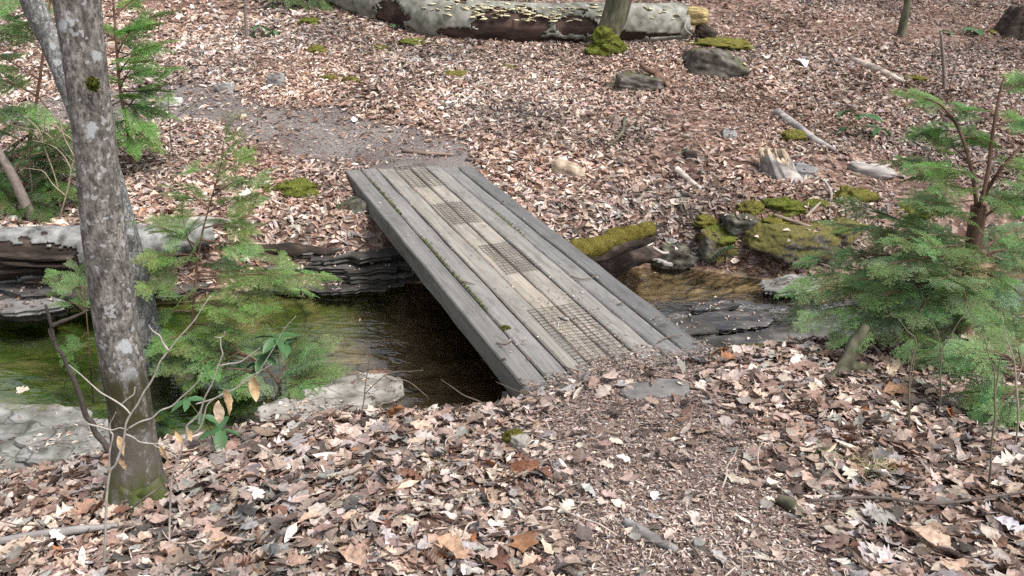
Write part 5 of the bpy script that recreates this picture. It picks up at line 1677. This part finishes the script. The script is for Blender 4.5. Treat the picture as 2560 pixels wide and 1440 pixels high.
for (ax, ay, bx, by, dy, nn) in [(2475, 420, 2560, 400, .1, 4), (2478, 380, 2420, 330, .1, 4), (2485, 320, 2560, 300, .0, 4), (2500, 240, 2545, 210, 0, 3), (2430, 430, 2300, 440, .2, 5), (2420, 400, 2350, 350, .1, 4), (2400, 330, 2300, 330, .2, 4),
                                 (2380, 300, 2310, 240, .1, 4), (2365, 275, 2410, 270, 0, 3), (2350, 262, 2270, 235, .1, 4), (2430, 440, 2230, 400, .3, 5), (2490, 440, 2600, 470, -.1, 4), (2465, 450, 2300, 420, -.2, 5), (2440, 480, 2350, 470, -.2, 4),
                                 (2440, 500, 2290, 540, -.1, 5), (2450, 480, 2540, 520, -.2, 4), (2400, 340, 2460, 360, .1, 3)]:
    limb(hm, ypix(ax, ay, yr), ypix(bx, by, yr + dy), r_, SPR, nn * 2, .18, .12, rad=.004, col=(.85, 1.0, .72))
# lower hemlock at the right edge in front
g = gpix(2600, 1060)
hemlock('fresh green hemlock seedling at the right edge nearest the camera', [(2610, 1075), (2590, 1000), (2560, 930), (2520, 890)], g.y + .02,
        [(2590, 1000, 2420, 980, .1), (2580, 970, 2430, 900, .1), (2560, 930, 2380, 930, .15), (2570, 950, 2470, 1030, -.05), (2520, 890, 2400, 870, .1), (2590, 1000, 2500, 1080, -.08), (2560, 930, 2540, 840, .1), (2595, 1010, 2560, 1090, -.1), (2530, 900, 2330, 900, .25), (2525, 895, 2300, 880, .35)],
        25, SPR, (.21, .14), 9, [.01, .008, .005, .003], (1.05, 1.15, 1.1))
# stub of a second leaning stem
g = gpix(2105, 945)
o = empty('leaning_stump', g, 'short mossy stub of a leaning stem under the left side of the right hemlock', 'stump')
V, Fs = tube([g - Vector((.08, 0, .06)), ypix(2118, 905, g.y + .05), ypix(2140, 855, g.y + .1), ypix(2165, 815, g.y + .15)], [.05, .038, .03, .022], 14, 24, .3, 9, 4)
part('stem', V, Fs, M['mossy_bark'], o)
for k_, (a, b) in enumerate([((2118, 920), (2060, 960)), ((2120, 915), (2170, 930)), ((2110, 930), (2020, 930))]):
    V, Fs = tube([ypix(*a, g.y + .05), gpix(*b) + Vector((0, 0, .02)), gpix(b[0] - 30 + 50 * (k_ == 1), b[1] + 12)], [.03, .02, .006], 8, 10, .2, 9, k_)
    part('root', V, Fs, M['mossy_bark'], o)
# hemlocks on the far side at the upper left, and at the top by the log
for k_, (tp, lb, lab, sd, cc) in enumerate([
    ([(60, 470), (70, 380), (90, 260), (110, 120), (130, -40), (150, -250)],
     [(80, 330, 10, 400, .0), (90, 270, -60, 300, .0), (95, 240, 10, 200, -.2), (100, 200, -40, 120, .1), (110, 130, 0, 40, .0), (115, 90, -50, 20, .2), (85, 300, 140, 380, -.2), (80, 330, 120, 430, -.2), (75, 370, 0, 450, -.2), (110, 120, 60, 60, -.3),
      (95, 240, 160, 330, -.1), (90, 270, 30, 310, -.3), (70, 390, 150, 450, -.3), (120, 60, 40, 0, .1)], 'dark bushy hemlock at the upper left beyond the pool', 31, (.8, .9, .78)),
    ([(330, 420), (320, 330), (300, 220), (290, 100), (280, -40), (260, -250)],
     [(300, 230, 400, 240, -.1), (300, 200, 400, 170, .0), (295, 150, 390, 110, .1), (295, 130, 340, 60, .0), (310, 280, 390, 200, -.1), (305, 250, 360, 300, -.2), (290, 110, 370, 50, .1), (300, 220, 340, 160, -.3), (312, 290, 330, 340, -.2),
      (285, 40, 350, -10, .1), (290, 100, 220, 60, .1), (305, 250, 230, 300, 0), (310, 300, 250, 350, 0), (300, 180, 350, 130, -.2), (306, 260, 385, 270, .1)], 'feathery hemlock seen just right of the big trunk at the upper left', 32, (.78, 1.0, .62)),
    ([(760, 20), (755, -20), (750, -120), (750, -260)],
     [(755, -20, 700, 10, -.1), (755, -20, 810, 15, -.2), (752, -60, 680, -20, .0), (752, -70, 790, -10, -.1), (755, -10, 740, 35, -.3)], 'hemlock twigs at the top edge where the great log begins', 33, (.75, .8, .75))]):
    g = gpix(*tp[0])
    hemlock(lab, tp, g.y + .05, lb, sd, SPR_F, (.34, .22), 3.6, [.02, .016, .013, .01, .008, .005], cc, spread=1.0)

g = gpix(20, 535)
hemlock('low dark evergreen undergrowth at the left edge below the upper hemlock', [(20, 535), (30, 480), (45, 420), (60, 370)], g.y + .03,
        [(30, 500, 120, 480, -.1), (30, 490, -60, 470, .1), (40, 450, 170, 420, .1), (40, 440, 130, 370, .2), (45, 430, -20, 400, -.1), (55, 390, 150, 330, .1), (60, 370, 20, 320, .0), (35, 470, 90, 520, -.2), (50, 400, 190, 370, .25), (40, 460, 180, 480, .15)],
        41, SPR_F, (.3, .2), 5, [.012, .009, .006, .004], (.5, .52, .45), spread=1.0)

# ------------------------------------------------------------------ bare twiggy saplings
def twig_plant(label, polys, y, col, r0, name='bare_sapling', leaves=(), px_ground=None, ys=None):
    base = gpix(*px_ground) if px_ground else ypix(*polys[0][0], y)
    o = empty(name, base, label, 'sapling')
    for k_, pl in enumerate(polys):
        yy = y + (ys[k_] if ys else .02 * ((k_ * 7) % 5 - 2))
        pl = [pl[0]] + [v for a_, b_ in zip(pl[:-1], pl[1:]) for v in (((a_[0] + b_[0]) / 2 + rr.gauss(0, 3), (a_[1] + b_[1]) / 2 + rr.gauss(0, 3)), b_)]
        q = [ypix(a, b, yy) for a, b in pl]
        if k_ == 0 and px_ground:
            q[0] = base - Vector((0, 0, .03))
        rr_ = r0 * (1.0 if k_ == 0 else .72)
        V, Fs = tube(q, [rr_, rr_ * .75, rr_ * .35], 6, 4 * len(q), .25, 60, k_)
        p_ = part('stem' if k_ == 0 else 'twig', V, Fs, M['twig'], o)
        p_.color = (*col, 1)
    for (px, py, spx_, c) in leaves:
        q = ypix(px, py, y - .01)
        me = rr.choice(leaf_meshes['beech'])
        l = bpy.data.objects.new('withered_leaf', me)
        l.parent = o
        COL.objects.link(l)
        l.location = q - o.location
        s = msize(spx_, q)
        l.scale = (s, s * 1.25, s)
        l.rotation_euler = (rr.uniform(-.6, .6) + 1.2, 1.35 + rr.uniform(-.2, .3), rr.uniform(-.5, .5))
        l.color = (*c, 1)
    return o
TAN = (.6, .44, .26)
twig_plant('pale bare sapling with withered tan leaves in front of the big tree', [
    [(255, 1445), (265, 1290), (275, 1180), (295, 1145), (312, 1080), (327, 1035), (360, 980), (390, 930), (422, 877), (465, 825), (505, 770), (527, 740)],
    [(327, 1037), (300, 1010), (250, 980), (200, 935), (172, 912)], [(275, 1180), (282, 1090), (275, 1060), (290, 1030)], [(320, 1072), (380, 1045), (430, 1015), (480, 970), (505, 930)],
    [(305, 1010), (335, 985), (340, 968)], [(422, 877), (400, 840), (372, 812)], [(220, 1060), (280, 1075), (320, 1075)], [(312, 1085), (350, 1105), (400, 1110), (440, 1135)]],
    2.2, (.44, .42, .385), .0042, leaves=[(302, 1115, 62, TAN), (306, 1155, 50, TAN), (415, 1135, 60, TAN)], px_ground=(255, 1440))
twig_plant('taller pale sapling forking beside the hanging leaves right of the tree', [
    [(420, 1445), (427, 1230), (445, 1150), (457, 1110), (467, 1065), (500, 1030), (530, 960), (545, 915), (557, 885), (552, 845), (562, 828)],
    [(460, 1100), (500, 1070), (520, 1010), (590, 970), (640, 940), (690, 860), (740, 790)], [(500, 1030), (497, 1060), (510, 1000)], [(445, 1150), (415, 1130), (380, 1110)],
    [(545, 915), (600, 905), (650, 870)], [(552, 845), (535, 842)], [(490, 1010), (560, 985), (610, 950), (680, 910)]],
    2.35, (.42, .395, .365), .0038, leaves=[(572, 1000, 80, TAN), (548, 1030, 70, (.7, .58, .42)), (638, 970, 75, TAN), (473, 1085, 42, TAN), (447, 1095, 40, TAN)], px_ground=(420, 1440))
twig_plant('long thin twig slanting up from the tree foot over the litter', [[(300, 1282), (390, 1225), (450, 1185), (550, 1115), (625, 1070)], [(450, 1185), (520, 1120), (560, 1100)]], 2.42, (.22, .18, .16), .003, px_ground=(300, 1284))
twig_plant('dark lichen-flecked dead stick leaning left of the big tree', [[(288, 1150), (262, 1110), (235, 1075), (215, 1040), (200, 990), (185, 950), (155, 885), (135, 850), (122, 790), (114, 762)], [(135, 850), (122, 822)], [(130, 815), (165, 800), (220, 775)]],
           gpix(288, 1150).y, (.10, .085, .075), .014, name='leaning_stick', px_ground=(288, 1150), ys=[0, 0, 0])
twig_plant('thin leafless stem standing right of the low hemlock', [[(905, 1075), (910, 1000), (920, 920), (923, 860)], [(912, 985), (960, 940), (1000, 928), (1058, 925)], [(960, 940), (1010, 950), (1060, 985), (1072, 1000)]], gpix(905, 1075).y, (.17, .14, .12), .0035, px_ground=(905, 1075))
for k_, (ps, tw, lab) in enumerate([
    ([(2270, 1095), (2272, 1000), (2275, 930), (2290, 850), (2250, 800)], [(2272, 1000), (2285, 900), (2270, 850)], 'greenish bare sapling stem left in the right litter'),
    ([(2345, 1045), (2350, 930), (2350, 860), (2330, 800)], [(2350, 880), (2400, 800), (2440, 760)], 'dark straight sapling stem under the right hemlock'),
    ([(2472, 1235), (2478, 1120), (2488, 1040), (2486, 930), (2460, 840)], [(2484, 1000), (2500, 900), (2530, 860)], 'tallest thin stem in the right litter'),
    ([(2535, 1130), (2545, 1020), (2535, 900), (2505, 790)], [(2540, 960), (2560, 880)], 'pale crooked stem at the right edge'),
    ([(2140, 880), (2143, 820), (2138, 790)], [(2142, 830), (2150, 815)], 'tiny thin stem at the near edge of the pale ledge')]):
    g = gpix(*ps[0])
    twig_plant(lab, [ps, tw], g.y, (.2, .18, .13) if k_ != 3 else (.4, .35, .3), .0042, px_ground=ps[0])
for k_, (ps, tws, lab) in enumerate([
    ([(430, 375), (425, 300), (420, 230), (412, 150)], [[(425, 310), (470, 270), (515, 235)], [(422, 280), (380, 340), (330, 370)]], 'dark bare twigs standing at the left of the far path'),
    ([(150, 540), (130, 420), (100, 330), (60, 290)], [[(120, 390), (180, 300), (230, 280)], [(140, 470), (110, 430), (60, 400)]], 'tangle of pale bare twigs under the upper left hemlock'),
    ([(260, 540), (220, 430), (180, 350), (130, 300)], [[(220, 430), (180, 400), (110, 330), (0, 300)], [(240, 480), (160, 400), (60, 310)]], 'arching straw-coloured twigs behind the big trunk'),
    ([(60, 545), (80, 470), (70, 380), (40, 300)], [[(80, 470), (120, 410), (160, 390)], [(76, 420), (20, 370), (-30, 350)], [(72, 390), (110, 330), (118, 270)]], 'brown bare twigs among the undergrowth at the left edge'),
    ([(140, 560), (170, 470), (185, 400), (215, 340)], [[(165, 490), (110, 430), (60, 420)], [(180, 430), (140, 370), (80, 350)], [(188, 395), (150, 300), (140, 240)]], 'crossing dead twigs just left of the big trunk'),
    ([(1175, 400), (1170, 350), (1172, 300)], [[(1171, 340), (1150, 300)], [(1171, 350), (1180, 290)]], 'very thin stem behind the far right corner of the bridge'),
    ([(2370, 240), (2380, 190), (2400, 100), (2420, 20)], [[(2385, 170), (2430, 130)], [(2375, 210), (2340, 160)]], 'fine bare stem at the upper right'),
    ([(395, 90), (400, 40), (380, -20)], [[(398, 60), (430, 20)]], 'bare dark twig near the top left of the slope'),
    ([(485, 30), (490, 5), (480, -30)], [[(488, 10), (510, -20)]], 'short bare twig at the top edge')]):
    g = gpix(*ps[0])
    twig_plant(lab, [ps] + tws, g.y, (.42, .35, .26) if k_ in (1, 2, 4) else (.14, .11, .1), .006 if k_ != 5 else .004, px_ground=ps[0])
# brush of dead twigs caught beside the mossy boulder
bp = empty('twig_pile', gpix(2120, 680), 'tangle of dead twigs lodged between the mossy boulder and hemlock', 'twigs')
r_ = random.Random(4)
for k_ in range(16):
    a = gpix(2080 + r_.uniform(-80, 90), 670 + r_.uniform(-30, 30)) + Vector((0, 0, r_.uniform(.02, .16)))
    ang, L = r_.uniform(0, 3.14), r_.uniform(.2, .5)
    b = a + Vector((math.cos(ang) * L, math.sin(ang) * L, r_.uniform(-.1, .2)))
    V, Fs = tube([a, (a + b) / 2 + Vector((0, 0, .03)), b], [.006, .005, .002], 5, 7, .15, 30, k_)
    part('twig', V, Fs, M['twig'], bp).color = (.32, .26, .22, 1)
# loose twigs in the near litter
r_ = random.Random(14)
tw = []
for k_ in range(9):
    pts = [(0, 0, 0)]
    a, L = 0, r_.uniform(.12, .3)
    for q in range(4):
        a += r_.gauss(0, .25)
        pts.append((pts[-1][0] + math.cos(a) * L / 4, pts[-1][1] + math.sin(a) * L / 4, r_.uniform(-.004, .012)))
    V, Fs = tube(pts, [.0028, .0022, .001], 5, 12)
    tw.append(mesh_np('litter_twig', V, Fs, M['twig']))
for k_ in range(70):
    for _ in range(50):
        px, py = r_.uniform(0, 2560), 1440 - 420 * r_.random() ** 1.2
        if k_ > 45: px, py = r_.uniform(900, 2400), r_.uniform(150, 600)
        g = gpix(px, py)
        if not on_deck(g.x, g.y, .05) and not bare(g.x, g.y):
            break
    o = bpy.data.objects.new('litter_twig', r_.choice(tw))
    COL.objects.link(o)
    o.location = g + Vector((0, 0, .035))
    o.rotation_euler = (r_.gauss(0, .1), r_.gauss(0, .12), r_.uniform(0, 6.28))
    s = r_.uniform(.7, 1.6) * (1.3 if k_ > 45 else 1)
    o.scale = (s, s, s)
    pale = r_.random() < .4
    o.color = (.5, .43, .38, 1) if pale else (.15, .12, .1, 1)
    FM = [(1420, 430, 'near the pale wood chunk'), (1540, 350, 'by the mossy bent stick'), (1720, 460, 'near the pale split stick'), (1945, 430, 'by the splintered stump'), (1130, 190, 'around the bright green moss patch'), (1500, 150, 'below the mossy-footed tree'), (1790, 180, 'by the long dark rock'),
          (1240, 420, 'along the thin stick by the bridge'), (1000, 300, 'above the far path'), (2190, 190, 'near the pale broken branch'), (2180, 300, 'by the dark evergreen seedling'), (2140, 500, 'by the yellow moss dome'), (1180, 300, 'by the very thin far stem'), (1822, 345, 'by the flat blue-grey stone'), (1600, 520, 'above the mossy log'), (2000, 330, 'along the weathered branch')]
    where = min(FM, key=lambda m_: (m_[0] - px) ** 2 + (m_[1] - py) ** 2)[2] + ' on the far slope' if k_ > 45 else near_mark(px, py)
    lab = f"{'long' if s > 1.15 else 'short'} {'pale' if pale else 'dark'} thin bare twig {where}"
    tag(o, lab, 'twig', 'loose twigs lying on the litter')

# ------------------------------------------------------------------ green plants
def blade(L, W, seed, tooth=0.0, bend=.5):
    n = 8
    t = np.linspace(0, 1, n)
    w = np.sin(np.pi * t ** .8) ** .8 * W / 2
    w = w * (1 + tooth * (np.arange(n) % 2))
    z = -bend * L * t ** 2 * .4
    V = np.concatenate([np.stack([t * L, w, z + w * .35], -1), np.stack([t * L, 0 * t, z], -1), np.stack([t * L, -w, z + w * .35], -1)])
    F = []
    for k in range(n - 1):
        F += [[k, n + k, n + k + 1, k + 1], [n + k, 2 * n + k, 2 * n + k + 1, n + k + 1]]
    return V, np.array(F)[:, ::-1]
BL_ = [mesh_np('leaf', *blade(1, .42, s, .12, .5), M['broadleaf']) for s in range(2)]
def leafy(label, base_px, y, tufts, spx_, cat='plant', name='green_seedling'):
    g = gpix(*base_px)
    o = empty(name, g, label, cat)
    r2 = random.Random(len(label))
    for (tx, ty, n, sz) in tufts:
        tip = ypix(tx, ty, y)
        V, Fs = tube([g, (Vector(g) + tip) / 2 + Vector((.01, 0, .01)), tip], [.0025, .002, .0012], 5, 8)
        part('stem', V, Fs, M['twig'], o).color = (.16, .17, .08, 1)
        a0 = r2.uniform(0, 6.28)
        for k in range(n):
            l = bpy.data.objects.new('leaf', r2.choice(BL_))
            l.parent = o
            COL.objects.link(l)
            l.location = tip - o.location
            s = msize(sz, tip) * r2.uniform(.8, 1.15)
            l.scale = (s, s, s)
            l.rotation_euler = (r2.gauss(0, .2), r2.uniform(-.1, .5), a0 + k * 6.283 / n + r2.gauss(0, .2))
    return o
gy_ = gpix(540, 1130).y
leafy('green broadleaf seedling beside the foot of the second tree', (410, 1120), gpix(410, 1110).y, [(395, 1030, 4, 46), (410, 1060, 5, 50)], 45)
leafy('larger green broadleaf seedling in front of the low hemlock', (545, 1130), gy_, [(470, 1000, 5, 48), (552, 1075, 4, 68), (510, 1040, 4, 42)], 45)
leafy('bright green leafy shoot above the low hemlock', (705, 1055), gpix(705, 1055).y + .06, [(690, 845, 5, 62), (660, 890, 5, 56), (715, 860, 4, 48), (640, 910, 3, 46)], 45)
leafy('four-leaved dark evergreen seedling on the right slope', (2150, 350), gpix(2150, 350).y, [(2115, 275, 3, 42), (2165, 290, 4, 42), (2200, 320, 3, 42), (2120, 320, 2, 40)], 45)
leafy('small green seedling at the top left of the slope', (660, 90), gpix(660, 90).y, [(650, 65, 5, 34), (685, 78, 5, 30), (640, 85, 4, 28)], 45)
leafy('tiny pale green seedling below the great log', (985, 78), gpix(985, 78).y, [(985, 62, 5, 18)], 45)
leafy('little green seedling by the pale split stick', (1715, 390), gpix(1715, 390).y, [(1715, 376, 4, 18)], 45)
leafy('low dark green leaves at the near edge of the right ledge', (2015, 905), gpix(2015, 905).y, [(2015, 892, 6, 26), (2040, 900, 5, 24)], 45)
leafy('green leaves scattered near the top right stump', (2440, 90), gpix(2440, 90).y, [(2440, 75, 5, 34), (2370, 78, 4, 30)], 45)
leafy('small green seedling between far path and bridge', (615, 215 + 250), gpix(615, 465).y, [(600, 450, 5, 30)], 45)
def fern(label, px, n, Lpx, droop, seed):
    g = gpix(*px)
    o = empty('fern', g, label, 'fern')
    r2 = random.Random(seed)
    L = msize(Lpx, g)
    for k in range(n):
        a = r2.uniform(0, 6.28) if n > 1 else -1.6
        items = []
        m = 13
        for q in range(m):
            t = (q + 1) / (m + 1)
            c = np.array([L * t, 0, L * (.5 * t - droop * t * t)])
            for sd in (-1, 1):
                V, F = blade(L * .24 * math.sin(math.pi * t ** .7) + .004, L * .07, q)
                items.append((V @ rotz(sd * 1.25).T + c, [F]))
        V, Fs = tube([(L * t, 0, L * (.5 * t - droop * t * t)) for t in np.linspace(0, 1, 8)], .0018, 5, 8)
        items.append((V, Fs))
        V, Fs = merge(items)
        part('frond', V @ rotz(a).T + np.array(g), Fs, M['fern'], o, smooth=False)
    return o
fern('single hanging fern frond left of the mossy boulder', (1842, 615), 2, 75, 1.1, 3)
fern('small fern on the slope above the splintered stump', (1865, 365), 4, 44, .9, 4)
fern('dark fern beside the right hemlock stem', (2330, 960), 4, 60, .9, 5)
fern('small fern under the middle hemlock', (680, 470), 4, 46, .8, 6)
# tufts of grass
def tuft(label, px, n, Lpx, seed, col):
    g = gpix(*px)
    r = np.random.default_rng(seed)
    L = msize(Lpx, g)
    a = r.uniform(0, 2 * np.pi, n)
    b = np.array(g) + np.stack([r.normal(0, L * .35, n), r.normal(0, L * .35, n), np.zeros(n) + .01], -1)
    d = np.stack([np.cos(a), np.sin(a), r.uniform(.2, 1.2, n)], -1)
    d /= np.linalg.norm(d, axis=1)[:, None]
    s = np.stack([-np.sin(a), np.cos(a), np.zeros(n)], -1) * .0016
    l = (L * r.uniform(.5, 1.2, n))[:, None]
    V = np.stack([b - s, b + s, b + d * l * .6 + s * .7, b + d * l * .6 - s * .7, b + d * l + np.array([0, 0, -.25]) * l], 1).reshape(-1, 3)
    k = np.arange(n)[:, None] * 5
    me = mesh_np('grass_tuft', V - np.array(g), [np.hstack([k, k + 1, k + 2, k + 3]), np.hstack([k + 3, k + 2, k + 4])], M['leaf'], smooth=False, colr=np.tile(np.array(col), (len(V), 1)) * r.uniform(.7, 1.2, (len(V), 1)))
    o = obj('grass_tuft', me, None, g)
    return tag(o, label, 'grass')
tuft('straw and green grass tuft in the right litter', (2180, 1190), 120, 70, 3, (.3, .3, .14))
tuft('small green grass tuft left of the straw tuft', (2045, 1150), 60, 50, 4, (.12, .18, .07))
tuft('thin grass tuft in the litter below the mossy near stone', (1080, 1170), 40, 44, 5, (.3, .28, .14))
tuft('grass blades hanging from the green moss mound', (770, 500), 90, 40, 6, (.16, .2, .06))
tuft('pale wispy grass on the far path', (590, 300), 90, 50, 7, (.3, .33, .2))
tuft('tuft of grass on the low stone beneath the root', (1530, 215), 100, 36, 8, (.2, .2, .1))

# leaves piled against the foot of the big tree
for k_ in range(12):
    a_ = rr.uniform(-2.9, .2)
    c_ = Vector(gb) + Vector((math.cos(a_) * rr.uniform(.09, .15), math.sin(a_) * rr.uniform(.09, .15), 0))
    c_.z = tz(c_.x, c_.y) + rr.uniform(.02, .05)
    tn = rr.choice(tones[:5])
    put_leaf(rr.choice(('oak', 'broad')), c_, rr.uniform(.06, .1), tn[1], f'{tn[0]} leaf piled against the foot of the big tree', 'single fallen leaves in the near litter', .5, r=rr)

# where several small things would share a label, say which of them is meant
_by = {}
for o in COL.objects:
    if o.name.split('.')[0] in ('fallen_leaf', 'litter_twig') and o.get('label'):
        _by.setdefault(o['label'], []).append(o)
_ord = {2: ['leftmost', 'rightmost'], 3: ['leftmost', 'middle', 'rightmost'], 4: ['leftmost', 'second leftmost', 'second rightmost', 'rightmost'], 5: ['leftmost', 'second leftmost', 'middle', 'second rightmost', 'rightmost']}
for lab, os_ in _by.items():
    if 1 < len(os_) <= 5:
        def _sx(o):
            d = np.array(o.location) - np.array([0, 0, EYE])
            return float((d @ RT) / (d @ FW))
        for o, w in zip(sorted(os_, key=_sx), _ord[len(os_)]):
            o['label'] = f'{w} {lab}'
